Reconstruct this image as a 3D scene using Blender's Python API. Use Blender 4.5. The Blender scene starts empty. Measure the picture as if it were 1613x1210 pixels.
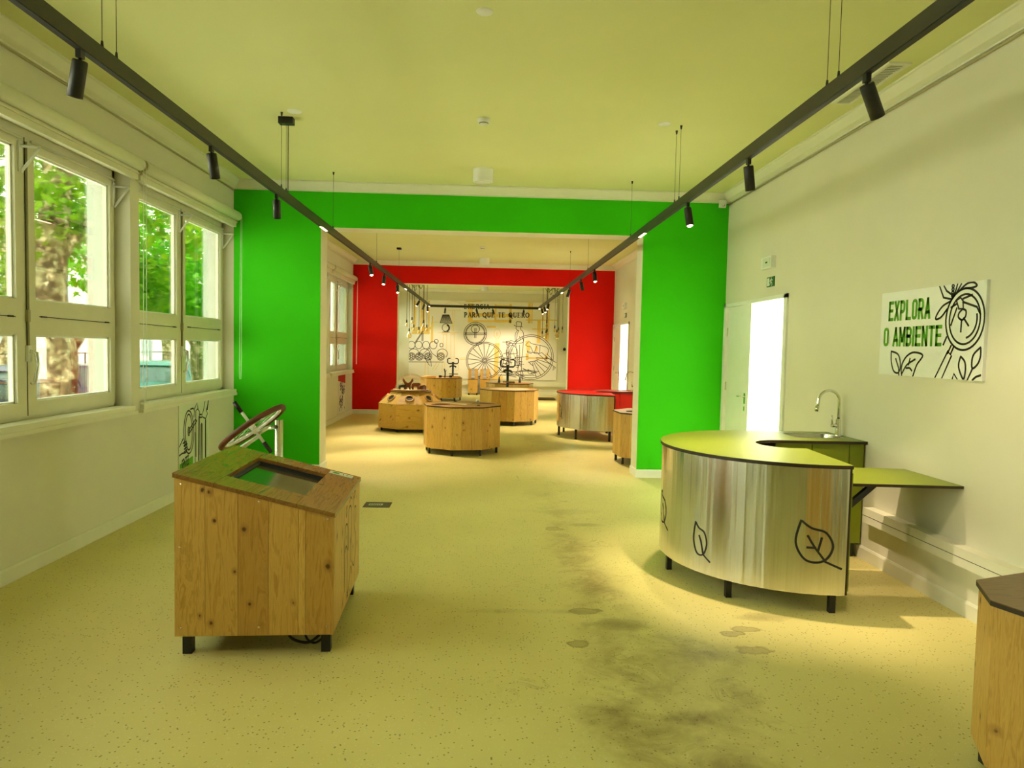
import bpy, bmesh, math, random
from mathutils import Vector, Matrix
random.seed(7)
PI = math.pi
scene = bpy.context.scene
COL = scene.collection

# ------------------------------------------------------------------ camera
IW, IH, FPX = 1613.0, 1210.0, 1101.7
cam_d = bpy.data.cameras.new('camera')
cam_d.sensor_fit = 'HORIZONTAL'; cam_d.sensor_width = 36.0
cam_d.lens = FPX / IW * 36.0
cam_d.clip_start = 0.05; cam_d.clip_end = 400
cam = bpy.data.objects.new('camera', cam_d); COL.objects.link(cam)
cam.matrix_world = (Matrix.Translation((0, 0, 1.55)) @ Matrix.Rotation(-0.0389, 4, 'Z')
                    @ Matrix.Rotation(PI/2 - 0.0511, 4, 'X') @ Matrix.Rotation(0.0211, 4, 'Z'))
scene.camera = cam

# ------------------------------------------------------------------ world, sun, exposure
world = bpy.data.worlds.new('daylight'); scene.world = world; world.use_nodes = True
bg = world.node_tree.nodes['Background']
bg.inputs[0].default_value = (0.92, 1.0, 0.72, 1); bg.inputs[1].default_value = 9.5
sun_d = bpy.data.lights.new('sun', 'SUN'); sun_d.energy = 30.0; sun_d.angle = 0.01; sun_d.color = (1, 0.95, 0.82)
sun = bpy.data.objects.new('sun', sun_d); COL.objects.link(sun)
sun.rotation_euler = Vector((-0.30, 0.45, -1.0)).to_track_quat('-Z', 'Y').to_euler()
vs = scene.view_settings
vs.view_transform = 'Standard'; vs.look = 'None'; vs.exposure = 0.0; vs.gamma = 1.0; vs.use_curve_mapping = False

# ------------------------------------------------------------------ materials
MATS = {}
def nodes_of(name):
    m = bpy.data.materials.new(name); m.use_nodes = True
    nt = m.node_tree; return m, nt, nt.nodes, nt.links, nt.nodes['Principled BSDF']
def noise(N, L, vec, scale, detail=3, rough=.55, dist=0):
    n = N.new('ShaderNodeTexNoise'); n.inputs['Scale'].default_value = scale
    n.inputs['Detail'].default_value = detail; n.inputs['Roughness'].default_value = rough; n.inputs['Distortion'].default_value = dist
    if vec is not None: L.new(vec, n.inputs['Vector'])
    return n
def ramp(N, L, fac, stops):
    r = N.new('ShaderNodeValToRGB'); L.new(fac, r.inputs[0])
    els = r.color_ramp.elements
    while len(els) < len(stops): els.new(.5)
    for e, (p, c) in zip(els, stops): e.position = p; e.color = (*c, 1)
    return r
def mixc(N, L, fac, a, b, mode='MIX'):
    m = N.new('ShaderNodeMix'); m.data_type = 'RGBA'; m.blend_type = mode
    for s, v in ((m.inputs[0], fac), (m.inputs[6], a), (m.inputs[7], b)):
        if isinstance(v, (int, float)): s.default_value = v
        elif isinstance(v, tuple): s.default_value = (*v, 1)
        else: L.new(v, s)
    return m.outputs[2]
def mathn(N, L, op, a, b=None, c=None, clamp=False):
    m = N.new('ShaderNodeMath'); m.operation = op; m.use_clamp = clamp
    for s, v in zip(m.inputs, (a, b, c)):
        if v is None: continue
        if isinstance(v, (int, float)): s.default_value = v
        else: L.new(v, s)
    return m.outputs[0]
def bump(N, L, P, h, strength, dist=.01):
    b = N.new('ShaderNodeBump'); b.inputs['Strength'].default_value = strength; b.inputs['Distance'].default_value = dist
    L.new(h, b.inputs['Height']); L.new(b.outputs[0], P.inputs['Normal'])
def plain(name, col, rough=.5, metal=0, spec=.5, var=.06, scale=6, bmp=0, emit=None, est=0):
    """procedural: base colour with a faint noise variation"""
    if name in MATS: return MATS[name]
    m, nt, N, L, P = nodes_of(name)
    tc = N.new('ShaderNodeTexCoord')
    n = noise(N, L, tc.outputs['Object'], scale, 4)
    lo = tuple(max(0, c*(1-var)) for c in col); hi = tuple(min(1, c*(1+var)) for c in col)
    r = ramp(N, L, n.outputs[0], [(.3, lo), (.7, hi)]); L.new(r.outputs[0], P.inputs['Base Color'])
    P.inputs['Roughness'].default_value = rough; P.inputs['Metallic'].default_value = metal
    P.inputs['Specular IOR Level'].default_value = spec
    if bmp:
        n2 = noise(N, L, tc.outputs['Object'], scale*30, 2); bump(N, L, P, n2.outputs[0], bmp, .002)
    if emit:
        P.inputs['Emission Color'].default_value = (*emit, 1); P.inputs['Emission Strength'].default_value = est
    MATS[name] = m; return m
def wood(name, dark, light, knots=True, axis='Z', rough=.45):
    if name in MATS: return MATS[name]
    m, nt, N, L, P = nodes_of(name)
    tc = N.new('ShaderNodeTexCoord'); oi = N.new('ShaderNodeObjectInfo')
    off = N.new('ShaderNodeCombineXYZ')
    for i, k in enumerate((37.0, 19.0, 53.0)):
        L.new(mathn(N, L, 'MULTIPLY', oi.outputs['Random'], k), off.inputs[i])
    add = N.new('ShaderNodeVectorMath'); add.operation = 'ADD'
    L.new(tc.outputs['Object'], add.inputs[0]); L.new(off.outputs[0], add.inputs[1])
    mp = N.new('ShaderNodeMapping'); L.new(add.outputs[0], mp.inputs[0])
    sc = {'Z': (1, 1, .09), 'X': (.09, 1, 1), 'Y': (1, .09, 1)}[axis]
    mp.inputs['Scale'].default_value = sc
    n1 = noise(N, L, mp.outputs[0], 14, 4, .6, 1.2)
    wv = mathn(N, L, 'SINE', mathn(N, L, 'MULTIPLY', n1.outputs[0], 42))
    fine = noise(N, L, mp.outputs[0], 160, 2)
    g = mathn(N, L, 'ADD', mathn(N, L, 'MULTIPLY', wv, .21), mathn(N, L, 'MULTIPLY', fine.outputs[0], .50))
    g = mathn(N, L, 'ADD', g, mathn(N, L, 'MULTIPLY', n1.outputs[0], .35))
    r = ramp(N, L, g, [(.10, tuple(.35*a+.65*b for a, b in zip(dark, light))), (.40, light), (.80, dark)])
    tone = ramp(N, L, oi.outputs['Random'], [(0, (.80, .72, .62)), (.35, (1.0, .98, .95)), (.7, (1.08, 1.10, 1.13)), (1, (.86, .80, .72))])
    col = mixc(N, L, 1.0, r.outputs[0], tone.outputs[0], 'MULTIPLY')
    if knots:
        sx = N.new('ShaderNodeSeparateXYZ'); L.new(add.outputs[0], sx.inputs[0])
        cx = N.new('ShaderNodeCombineXYZ')
        if axis == 'Z':
            L.new(mathn(N, L, 'ADD', sx.outputs[0], sx.outputs[1]), cx.inputs[0]); L.new(mathn(N, L, 'MULTIPLY', sx.outputs[2], .75), cx.inputs[1])
        else:
            L.new(mathn(N, L, 'MULTIPLY', sx.outputs[0], .75), cx.inputs[0]); L.new(mathn(N, L, 'ADD', sx.outputs[1], sx.outputs[2]), cx.inputs[1])
        wob = noise(N, L, cx.outputs[0], 26, 2)
        v = N.new('ShaderNodeTexVoronoi'); v.voronoi_dimensions = '2D'; v.inputs['Scale'].default_value = 6.5; L.new(cx.outputs[0], v.inputs['Vector'])
        d = mathn(N, L, 'ADD', v.outputs['Distance'], mathn(N, L, 'MULTIPLY', mathn(N, L, 'SUBTRACT', wob.outputs[0], .5), .16))
        sep = N.new('ShaderNodeSeparateColor'); L.new(v.outputs['Color'], sep.inputs[0])
        on = mathn(N, L, 'GREATER_THAN', sep.outputs[0], .60)
        d = mathn(N, L, 'MULTIPLY', d, mathn(N, L, 'MULTIPLY_ADD', sep.outputs[1], 1.1, .75))
        for hi_, c_, am in ((.19, (.30, .13, .03), .45), (.075, (.07, .022, .005), .92)):
            k = N.new('ShaderNodeMapRange'); k.inputs[1].default_value = hi_*.45; k.inputs[2].default_value = hi_
            k.inputs[3].default_value = 1; k.inputs[4].default_value = 0; L.new(d, k.inputs[0])
            col = mixc(N, L, mathn(N, L, 'MULTIPLY', k.outputs[0], mathn(N, L, 'MULTIPLY', on, am)), col, c_)
    L.new(col, P.inputs['Base Color']); P.inputs['Roughness'].default_value = rough
    bump(N, L, P, fine.outputs[0], .08, .002)
    MATS[name] = m; return m

WALL = plain('painted_plaster', (.74, .72, .56), .85, var=.025, scale=1.5, bmp=.05)
CEIL = plain('ceiling_paint', (.74, .75, .36), .9, var=.02, scale=1.2)
TRIM = plain('trim_paint', (.80, .79, .62), .55, var=.02)
WHITE = plain('white_plastic', (.86, .87, .80), .4, var=.02)
WOODWORK = plain('window_paint', (.74, .72, .53), .45, var=.03)
GREENP = plain('green_paint', (.045, .57, .002), .6, spec=.15, var=.04, scale=1.2)
REDP = plain('red_paint', (.78, .006, .001), .6, spec=.15, var=.04, scale=1.2)
BLACK = plain('black_metal', (.012, .012, .012), .45, var=.2)
DARK = plain('track_metal', (.022, .021, .017), .42, var=.15, scale=40)
CHROME = plain('chrome', (.75, .75, .73), .12, 1, var=.02)
INK = plain('black_ink', (.012, .011, .010), .6, var=.1)
GREYINK = plain('grey_ink', (.045, .035, .028), .7, var=.2)
YELLOWINK = plain('yellow_ink', (.86, .61, .17), .7, var=.12, scale=3)
PAPER = plain('printed_panel', (.86, .88, .82), .5, var=.01)
PAPERW = plain('mural_panel', (.87, .84, .74), .5, var=.02, scale=1)
GREENINK = plain('green_ink', (.10, .36, .01), .6, var=.1)
REDINK = plain('red_ink', (.50, .01, .01), .6, var=.1)
LIME = plain('lime_laminate', (.22, .275, .006), .42, var=.02)
REDL = plain('red_laminate', (.62, .012, .006), .38, var=.03)
CORE = plain('laminate_core', (.03, .016, .008), .5, var=.2)
RUBBER = plain('brown_tyre', (.13, .035, .012), .6, var=.2, scale=20)
PINE = wood('pine_boards', (.47, .255, .042), (.70, .44, .11))
PINEH = wood('pine_boards_flat', (.47, .255, .042), (.70, .44, .11), axis='X')
WALNUT = wood('brown_stained_boards', (.15, .065, .014), (.31, .155, .038), axis='Y', rough=.24)
ANIMALW = plain('red_brown_wood', (.22, .035, .012), .5, var=.2)
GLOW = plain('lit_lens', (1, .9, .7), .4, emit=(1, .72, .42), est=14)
AMBER = plain('amber_glass', (.75, .50, .14), .15, var=.05)

def m_floor():
    m, nt, N, L, P = nodes_of('speckled_vinyl')
    tc = N.new('ShaderNodeTexCoord'); V = tc.outputs['Object']
    big = noise(N, L, V, .7, 4)
    base = ramp(N, L, big.outputs[0], [(.3, (.66, .58, .21)), (.7, (.77, .68, .27))]).outputs[0]
    v = N.new('ShaderNodeTexVoronoi'); v.inputs['Scale'].default_value = 55; L.new(V, v.inputs['Vector'])
    sep = N.new('ShaderNodeSeparateColor'); L.new(v.outputs['Color'], sep.inputs[0])
    sp = mathn(N, L, 'MULTIPLY', mathn(N, L, 'LESS_THAN', v.outputs['Distance'], .22), mathn(N, L, 'GREATER_THAN', sep.outputs[0], .62))
    base = mixc(N, L, mathn(N, L, 'MULTIPLY', sp, .72), base, (.15, .115, .035))
    v2 = N.new('ShaderNodeTexVoronoi'); v2.inputs['Scale'].default_value = 90; L.new(V, v2.inputs['Vector'])
    sep2 = N.new('ShaderNodeSeparateColor'); L.new(v2.outputs['Color'], sep2.inputs[0])
    sp2 = mathn(N, L, 'MULTIPLY', mathn(N, L, 'LESS_THAN', v2.outputs['Distance'], .3), mathn(N, L, 'GREATER_THAN', sep2.outputs[1], .8))
    base = mixc(N, L, mathn(N, L, 'MULTIPLY', sp2, .5), base, (.80, .76, .50))
    # water stains along the middle of the aisle: x runs along a wandering line
    s = N.new('ShaderNodeSeparateXYZ'); L.new(V, s.inputs[0])
    wob = noise(N, L, V, 1.3, 5, .65)
    line = mathn(N, L, 'ADD', .70, mathn(N, L, 'MULTIPLY', mathn(N, L, 'SUBTRACT', wob.outputs[0], .5), .9))
    dx = mathn(N, L, 'ABSOLUTE', mathn(N, L, 'SUBTRACT', s.outputs[0], line))
    wid = N.new('ShaderNodeMapRange'); L.new(s.outputs[1], wid.inputs[0])
    wid.inputs[1].default_value = 2.5; wid.inputs[2].default_value = 7.5; wid.inputs[3].default_value = .30; wid.inputs[4].default_value = .10
    core = N.new('ShaderNodeMapRange'); core.inputs[3].default_value = 1; core.inputs[4].default_value = 0
    core.inputs[1].default_value = .0; L.new(wid.outputs[0], core.inputs[2]); L.new(dx, core.inputs[0])
    pat = noise(N, L, V, 3.2, 6, .7, .6)
    pm = ramp(N, L, pat.outputs[0], [(.40, (0, 0, 0)), (.66, (1, 1, 1))]).outputs[0]
    fade = N.new('ShaderNodeMapRange'); L.new(s.outputs[1], fade.inputs[0])
    fade.inputs[1].default_value = 4.8; fade.inputs[2].default_value = 8.5; fade.inputs[3].default_value = 1; fade.inputs[4].default_value = .25
    f = mathn(N, L, 'MULTIPLY', mathn(N, L, 'MULTIPLY', core.outputs[0], pm), fade.outputs[0], clamp=True)
    base = mixc(N, L, mathn(N, L, 'MULTIPLY', f, .55), base, (.26, .17, .045))
    # dried rings and foot marks, sparse
    r1 = noise(N, L, V, 2.6, 5, .6, .8)
    ring = mathn(N, L, 'ABSOLUTE', mathn(N, L, 'SUBTRACT', r1.outputs[0], .615))
    rm = N.new('ShaderNodeMapRange'); L.new(ring, rm.inputs[0]); rm.inputs[1].default_value = 0; rm.inputs[2].default_value = .010
    rm.inputs[3].default_value = 1; rm.inputs[4].default_value = 0
    near = N.new('ShaderNodeMapRange'); L.new(dx, near.inputs[0]); near.inputs[1].default_value = .1; near.inputs[2].default_value = .75
    near.inputs[3].default_value = 1; near.inputs[4].default_value = 0
    base = mixc(N, L, mathn(N, L, 'MULTIPLY', mathn(N, L, 'MULTIPLY', rm.outputs[0], near.outputs[0]), .55), base, (.15, .10, .03))
    edge = noise(N, L, V, 9, 4, .6)
    for bx, by, ra, rb, al in ((.69, 5.30, .13, .35, .30), (.74, 4.55, .15, .38, .42), (.62, 4.06, .11, .045, .6), (.78, 3.86, .13, .07, .75), (.98, 3.66, .16, .07, .6), (1.16, 3.50, .24, .10, .6),
                               (1.42, 3.52, .10, .05, .55), (1.40, 3.74, .07, .035, .7), (1.49, 3.80, .08, .04, .6), (1.66, 3.98, .12, .05, .55), (.64, 3.30, .12, .10, .45), (.86, 3.30, .28, .24, .5),
                               (1.15, 3.06, .10, .12, .6), (.60, 2.90, .16, .09, .6), (1.03, 2.86, .18, .06, .65), (.80, 2.70, .30, .26, .45), (.98, 2.46, .14, .10, .5), (.62, 5.95, .08, .06, .5),
                               (.92, 6.10, .12, .05, .5), (.75, 6.6, .30, .10, .25), (.60, 7.4, .14, .25, .22), (.35, 4.05, .35, .03, .45), (.52, 3.60, .06, .05, .7), (1.10, 10.2, .3, .5, .25), (.95, 12.0, .25, .5, .25)):
        sb = N.new('ShaderNodeVectorMath'); sb.operation = 'SUBTRACT'; L.new(V, sb.inputs[0]); sb.inputs[1].default_value = (bx, by, 0)
        ml_ = N.new('ShaderNodeVectorMath'); ml_.operation = 'MULTIPLY'; L.new(sb.outputs[0], ml_.inputs[0]); ml_.inputs[1].default_value = (1/ra, 1/rb, 0)
        ln = N.new('ShaderNodeVectorMath'); ln.operation = 'LENGTH'; L.new(ml_.outputs[0], ln.inputs[0])
        dd = mathn(N, L, 'ADD', ln.outputs['Value'], mathn(N, L, 'MULTIPLY', mathn(N, L, 'SUBTRACT', edge.outputs[0], .5), 2.0))
        dd = mathn(N, L, 'MULTIPLY', dd, .6)
        fr_ = ramp(N, L, dd, [(0, (.60,)*3), (.44, (.62,)*3), (.56, (1, 1, 1)), (.66, (0, 0, 0))] if ra*rb < .006 else [(0, (.85,)*3), (.35, (.6,)*3), (.6, (.40,)*3), (.9, (0, 0, 0))])
        ff = mathn(N, L, 'MULTIPLY', fr_.outputs[0], al)
        if ra*rb > .01: ff = mathn(N, L, 'MULTIPLY', ff, mathn(N, L, 'MULTIPLY_ADD', pm, 1.1, .25))
        base = mixc(N, L, ff, base, (.19, .125, .032))
    L.new(base, P.inputs['Base Color'])
    rr = ramp(N, L, big.outputs[0], [(.3, (.42,)*3), (.7, (.52,)*3)]); L.new(rr.outputs[0], P.inputs['Roughness'])
    P.inputs['Specular IOR Level'].default_value = .4
    return m
FLOOR = m_floor()

def m_steel():
    m, nt, N, L, P = nodes_of('brushed_steel')
    tc = N.new('ShaderNodeTexCoord'); mp = N.new('ShaderNodeMapping'); L.new(tc.outputs['Object'], mp.inputs[0])
    mp.inputs['Scale'].default_value = (1, 1, .015)
    n = noise(N, L, mp.outputs[0], 15, 2, .5); n2 = noise(N, L, mp.outputs[0], 120, 2)
    r = ramp(N, L, n2.outputs[0], [(.3, (.70, .69, .67)), (.7, (.76, .755, .74))]); L.new(r.outputs[0], P.inputs['Base Color'])
    P.inputs['Metallic'].default_value = 1
    rr = ramp(N, L, n.outputs[0], [(.3, (.15,)*3), (.7, (.22,)*3)]); L.new(rr.outputs[0], P.inputs['Roughness'])
    P.inputs['Anisotropic'].default_value = .85; P.inputs['Anisotropic Rotation'].default_value = .25
    tg = N.new('ShaderNodeTangent'); tg.direction_type = 'RADIAL'; tg.axis = 'Z'; L.new(tg.outputs[0], P.inputs['Tangent'])
    bump(N, L, P, n.outputs[0], .45, .02)
    return m
STEEL = m_steel()

def m_glass(name, tint=(1, 1, 1), rough=0.0, refl=.07):
    m, nt, N, L, P = nodes_of(name)
    out = N['Material Output']; N.remove(P)
    t = N.new('ShaderNodeBsdfTransparent'); t.inputs[0].default_value = (*tint, 1)
    g = N.new('ShaderNodeBsdfGlossy'); g.inputs['Roughness'].default_value = rough
    fr = N.new('ShaderNodeFresnel'); fr.inputs[0].default_value = 1.45
    mx = N.new('ShaderNodeMixShader')
    L.new(mathn(N, L, 'MULTIPLY', fr.outputs[0], refl/.04*.5), mx.inputs[0]); L.new(t.outputs[0], mx.inputs[1]); L.new(g.outputs[0], mx.inputs[2])
    L.new(mx.outputs[0], out.inputs[0]); return m
GLASS = m_glass('window_glass', (.97, .99, .97))
ACRYL = m_glass('clear_acrylic', (.99, .985, .97), .02, .035)
BULBG = m_glass('amber_bulb_glass', (.96, .82, .50), .02, .06)

def m_leaf(name, c1, c2):
    m, nt, N, L, P = nodes_of(name)
    out = N['Material Output']
    geo = N.new('ShaderNodeNewGeometry')
    n = N.new('ShaderNodeTexNoise'); n.inputs['Scale'].default_value = 1.7
    tc = N.new('ShaderNodeTexCoord'); L.new(tc.outputs['Object'], n.inputs['Vector'])
    f = mathn(N, L, 'ADD', mathn(N, L, 'MULTIPLY', geo.outputs['Random Per Island'], .6), mathn(N, L, 'MULTIPLY', n.outputs[0], .45))
    r = ramp(N, L, f, [(.15, c1), (.85, c2)])
    L.new(r.outputs[0], P.inputs['Base Color']); P.inputs['Roughness'].default_value = .5
    tr = N.new('ShaderNodeBsdfTranslucent'); L.new(mixc(N, L, 1.0, r.outputs[0], (1.0, 1.0, .35), 'MULTIPLY'), tr.inputs[0])
    mx = N.new('ShaderNodeMixShader'); mx.inputs[0].default_value = .55
    L.new(P.outputs[0], mx.inputs[1]); L.new(tr.outputs[0], mx.inputs[2]); L.new(mx.outputs[0], out.inputs[0]); return m
LEAFA = m_leaf('plane_tree_leaf', (.07, .19, .006), (.32, .50, .025))
LEAFB = m_leaf('bright_leaf', (.04, .24, .003), (.22, .58, .008))
def m_bark():
    m, nt, N, L, P = nodes_of('plane_tree_bark')
    tc = N.new('ShaderNodeTexCoord'); V = tc.outputs['Object']
    n = noise(N, L, V, 6.5, 3, .6, .4); n2 = noise(N, L, V, 9, 3, .6, .3)
    c = ramp(N, L, n.outputs[0], [(.38, (.10, .06, .025)), (.46, (.22, .15, .07)), (.54, (.40, .31, .16)), (.60, (.58, .50, .30))]).outputs[0]
    k = ramp(N, L, n2.outputs[0], [(.60, (0, 0, 0)), (.63, (1, 1, 1))]).outputs[0]
    c = mixc(N, L, k, c, (.66, .60, .40)); L.new(c, P.inputs['Base Color']); P.inputs['Roughness'].default_value = .9
    bump(N, L, P, n.outputs[0], .4, .02); return m
BARK = m_bark()

# ------------------------------------------------------------------ mesh helpers
PRINTS = {'line_drawing', 'yellow_shapes', 'yellow_lines', 'dark_lines', 'figure_lines', 'engraved_drawing'}
class MB:
    def __init__(s): s.v = []; s.f = []; s.sm = []
    def add(s, vs, fs, smooth=False):
        o = len(s.v); s.v += [tuple(p) for p in vs]; s.f += [tuple(i+o for i in f) for f in fs]; s.sm += [smooth]*len(fs); return s
    def hexa(s, p):   # 4 bottom (ccw), 4 top
        return s.add(p, [(3, 2, 1, 0), (4, 5, 6, 7), (0, 1, 5, 4), (1, 2, 6, 5), (2, 3, 7, 6), (3, 0, 4, 7)])
    def box(s, x0, x1, y0, y1, z0, z1):
        return s.hexa([(x0, y0, z0), (x1, y0, z0), (x1, y1, z0), (x0, y1, z0), (x0, y0, z1), (x1, y0, z1), (x1, y1, z1), (x0, y1, z1)])
    def prism(s, poly, z0, z1):
        n = len(poly); s.add([(x, y, z0) for x, y in poly]+[(x, y, z1) for x, y in poly],
              [tuple(reversed(range(n))), tuple(range(n, 2*n))]+[(i, (i+1) % n, n+(i+1) % n, n+i) for i in range(n)]); return s
    def tube(s, pts, r, n=10, caps=True, closed=False):
        pts = [Vector(p) for p in pts]; m = len(pts)
        rs = r if isinstance(r, (list, tuple)) else [r]*m
        up = None; rings = []
        for i, p in enumerate(pts):
            a = pts[(i-1) % m] if (closed or i) else p; b = pts[(i+1) % m] if (closed or i < m-1) else p
            t = (b-a).normalized()
            if up is None: up = t.orthogonal().normalized()
            up = (up - t*up.dot(t)).normalized() if (up - t*up.dot(t)).length > 1e-6 else t.orthogonal().normalized()
            w = t.cross(up)
            rings.append([p+(up*math.cos(k*2*PI/n)+w*math.sin(k*2*PI/n))*rs[i] for k in range(n)])
        vs = [q for R in rings for q in R]; fs = []
        for i in range(m if closed else m-1):
            j = (i+1) % m
            fs += [(i*n+k, i*n+(k+1) % n, j*n+(k+1) % n, j*n+k) for k in range(n)]
        s.add(vs, fs, True)
        if caps and not closed:
            o = len(s.v)-len(vs)
            s.f += [tuple(o+k for k in reversed(range(n))), tuple(o+(m-1)*n+k for k in range(n))]; s.sm += [False]*2
        return s
    def lathe(s, prof, n=24, c=(0, 0), smooth=True, a0=0, a1=None):
        full = a1 is None; a1 = a0+2*PI if full else a1
        k = n if full else n+1; vs = []; fs = []
        for r, z in prof:
            for i in range(k):
                a = a0+(a1-a0)*i/n; vs.append((c[0]+r*math.cos(a), c[1]+r*math.sin(a), z))
        for j in range(len(prof)-1):
            for i in range(n):
                i2 = (i+1) % k; fs.append((j*k+i, j*k+i2, (j+1)*k+i2, (j+1)*k+i))
        return s.add(vs, fs, smooth)
    def disc(s, c, r, n=20, z=None):
        return s.add([(c[0]+r*math.cos(2*PI*i/n), c[1]+r*math.sin(2*PI*i/n), c[2]) for i in range(n)], [tuple(range(n))])
    def xf(s, M):
        s.v = [tuple(M @ Vector(p)) for p in s.v]; return s
    def mesh(s, name, mat):
        me = bpy.data.meshes.new(name); me.from_pydata(s.v, [], s.f)
        me.polygons.foreach_set('use_smooth', s.sm); me.materials.append(mat); me.update(); return me
    def build(s, name, mat, parent=None):
        o = bpy.data.objects.new(name, s.mesh(name, mat)); COL.objects.link(o)
        if name in PRINTS: o['kind'] = 'stuff'
        if parent is not None: o.parent = parent
        return o
def slab(outer, holes, z0, z1):
    """flat slab with holes"""
    bm = bmesh.new(); edges = []
    for lp in [outer]+holes:
        vs = [bm.verts.new((x, y, 0)) for x, y in lp]
        edges += [bm.edges.new((vs[i], vs[(i+1) % len(vs)])) for i in range(len(vs))]
    bmesh.ops.triangle_fill(bm, edges=edges, use_beauty=True)
    bm.verts.index_update(); tv = [v.co.copy() for v in bm.verts]; tf = []
    for f in bm.faces:
        idx = [v.index for v in f.verts]
        if f.normal.z < 0: idx.reverse()
        tf.append(tuple(idx))
    bm.free(); b = MB(); n = len(tv)
    b.add([(p.x, p.y, z1) for p in tv]+[(p.x, p.y, z0) for p in tv], tf+[tuple(n+i for i in reversed(f)) for f in tf])
    for lp in [outer]+holes:
        k = len(lp); b.add([(x, y, z0) for x, y in lp]+[(x, y, z1) for x, y in lp], [(i, (i+1) % k, k+(i+1) % k, k+i) for i in range(k)])
    return b
def ribbon(paths, w, mp, closed_flags=None):
    """2D strokes -> one flat mesh, mp maps (u,v) to 3D"""
    b = MB()
    for pth in paths:
        ww = w
        if isinstance(pth, dict): ww = pth.get('w', w); pth = pth['p']
        P = [Vector(p) for p in pth]
        if len(P) < 2: continue
        cl = (P[0]-P[-1]).length < 1e-6 and len(P) > 3
        if cl: P = P[:-1]
        m = len(P); vs = []
        for i in range(m):
            a = P[i-1] if (cl or i) else P[i]; c = P[(i+1) % m] if (cl or i < m-1) else P[i]
            d = c-a
            if d.length < 1e-9: d = Vector((1, 0))
            d.normalize(); nn = Vector((-d.y, d.x))*ww/2
            ext = d*ww/2*(0 if cl else (-1 if i == 0 else 1 if i == m-1 else 0))
            vs += [mp(*(P[i]+nn+ext)), mp(*(P[i]-nn+ext))]
        fs = [(2*i, 2*i+1, 2*((i+1) % m)+1, 2*((i+1) % m)) for i in range(m if cl else m-1)]
        b.add(vs, fs)
    return b
def fills(polys, mp):
    b = MB()
    for p in polys: b.add([mp(*q) for q in p], [tuple(range(len(p)))])
    return b
def rect(u0, v0, u1, v1): return [(u0, v0), (u1, v0), (u1, v1), (u0, v1)]
def circ(cx, cy, rx, ry=None, a0=0, a1=360, n=28):
    ry = rx if ry is None else ry
    return [(cx+rx*math.cos(math.radians(a0+(a1-a0)*i/n)), cy+ry*math.sin(math.radians(a0+(a1-a0)*i/n))) for i in range(n+1)]
def smooth(pts, k=6):
    out = []
    n = len(pts)
    for i in range(n-1):
        p0, p1, p2, p3 = (Vector(pts[max(0, i-1)]), Vector(pts[i]), Vector(pts[i+1]), Vector(pts[min(n-1, i+2)]))
        for j in range(k):
            t = j/k
            out.append(tuple(.5*((2*p1)+(p2-p0)*t+(2*p0-5*p1+4*p2-p3)*t*t+(3*p1-p0-3*p2+p3)*t**3)))
    out.append(tuple(pts[-1])); return out

def empty(name, loc=(0, 0, 0), rz=0):
    o = bpy.data.objects.new(name, None); o.empty_display_size = .1; COL.objects.link(o)
    o.location = loc; o.rotation_euler = (0, 0, rz); return o
def tag(o, label, cat, group=None):
    o['label'] = label; o['category'] = cat
    if group: o['group'] = group
    return o
def thing(name, label, cat, loc=(0, 0, 0), rz=0, group=None): return tag(empty(name, loc, rz), label, cat, group)
def struct(o, label=None):
    o['kind'] = 'structure'
    if label: o['label'] = label
    return o
def inst(me, name, parent=None, M=None):
    o = bpy.data.objects.new(name, me); COL.objects.link(o)
    if parent is not None: o.parent = parent
    if M is not None: o.matrix_local = M
    return o
def copy_tree(o, parent=None):
    c = o.copy(); COL.objects.link(c); c.parent = parent
    for ch in o.children: copy_tree(ch, c)
    return c
def text(name, body, size, mat, parent, M, sx=1.0, bold=0.0, align='LEFT', space=1.0):
    cu = bpy.data.curves.new(name, 'FONT'); cu.body = body; cu.size = size; cu.offset = bold; cu.align_x = align
    cu.space_character = space; cu.extrude = .0006; cu.resolution_u = 3
    tmp = bpy.data.objects.new(name, cu); COL.objects.link(tmp)
    bpy.context.view_layer.update()
    me = bpy.data.meshes.new_from_object(tmp.evaluated_get(bpy.context.evaluated_depsgraph_get()))
    bpy.data.objects.remove(tmp)
    me.transform(M @ Matrix.Diagonal((sx, 1, 1, 1))); me.materials.clear(); me.materials.append(mat)
    o = bpy.data.objects.new(name, me); COL.objects.link(o); o.parent = parent; return o
def R3(ex, ey, ez, loc):   # basis -> 4x4
    return Matrix(((ex[0], ey[0], ez[0], loc[0]), (ex[1], ey[1], ez[1], loc[1]), (ex[2], ey[2], ez[2], loc[2]), (0, 0, 0, 1)))

# ------------------------------------------------------------------ room shell
A, B = -2.99, 2.907              # side walls (inner faces)
Y0, G, RW, F = -4.2, 8.443, 15.89, 23.2
TH = .34                         # partition thickness
CZ, CB = 3.45, 3.36              # ceiling, foot of the cornice
XO = A-.35                       # outer face of the window wall
SILL, HEAD = 1.0, 2.95

struct(MB().box(XO, B+.25, Y0-.2, F+.2, -.25, 0).build('floor', FLOOR), 'beige speckled vinyl floor with brown water stains')
struct(MB().box(XO, B+.25, Y0-.2, F+.2, CZ, CZ+.2).build('ceiling', CEIL), 'plain painted ceiling, yellowish green in the daylight')
struct(MB().box(XO, B+.25, Y0-.2, Y0, 0, CZ).build('wall_back', WALL))
struct(MB().box(XO, B+.25, F, F+.2, 0, CZ).build('wall_far', WALL), 'pale end wall behind the drawing panel')

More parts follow.
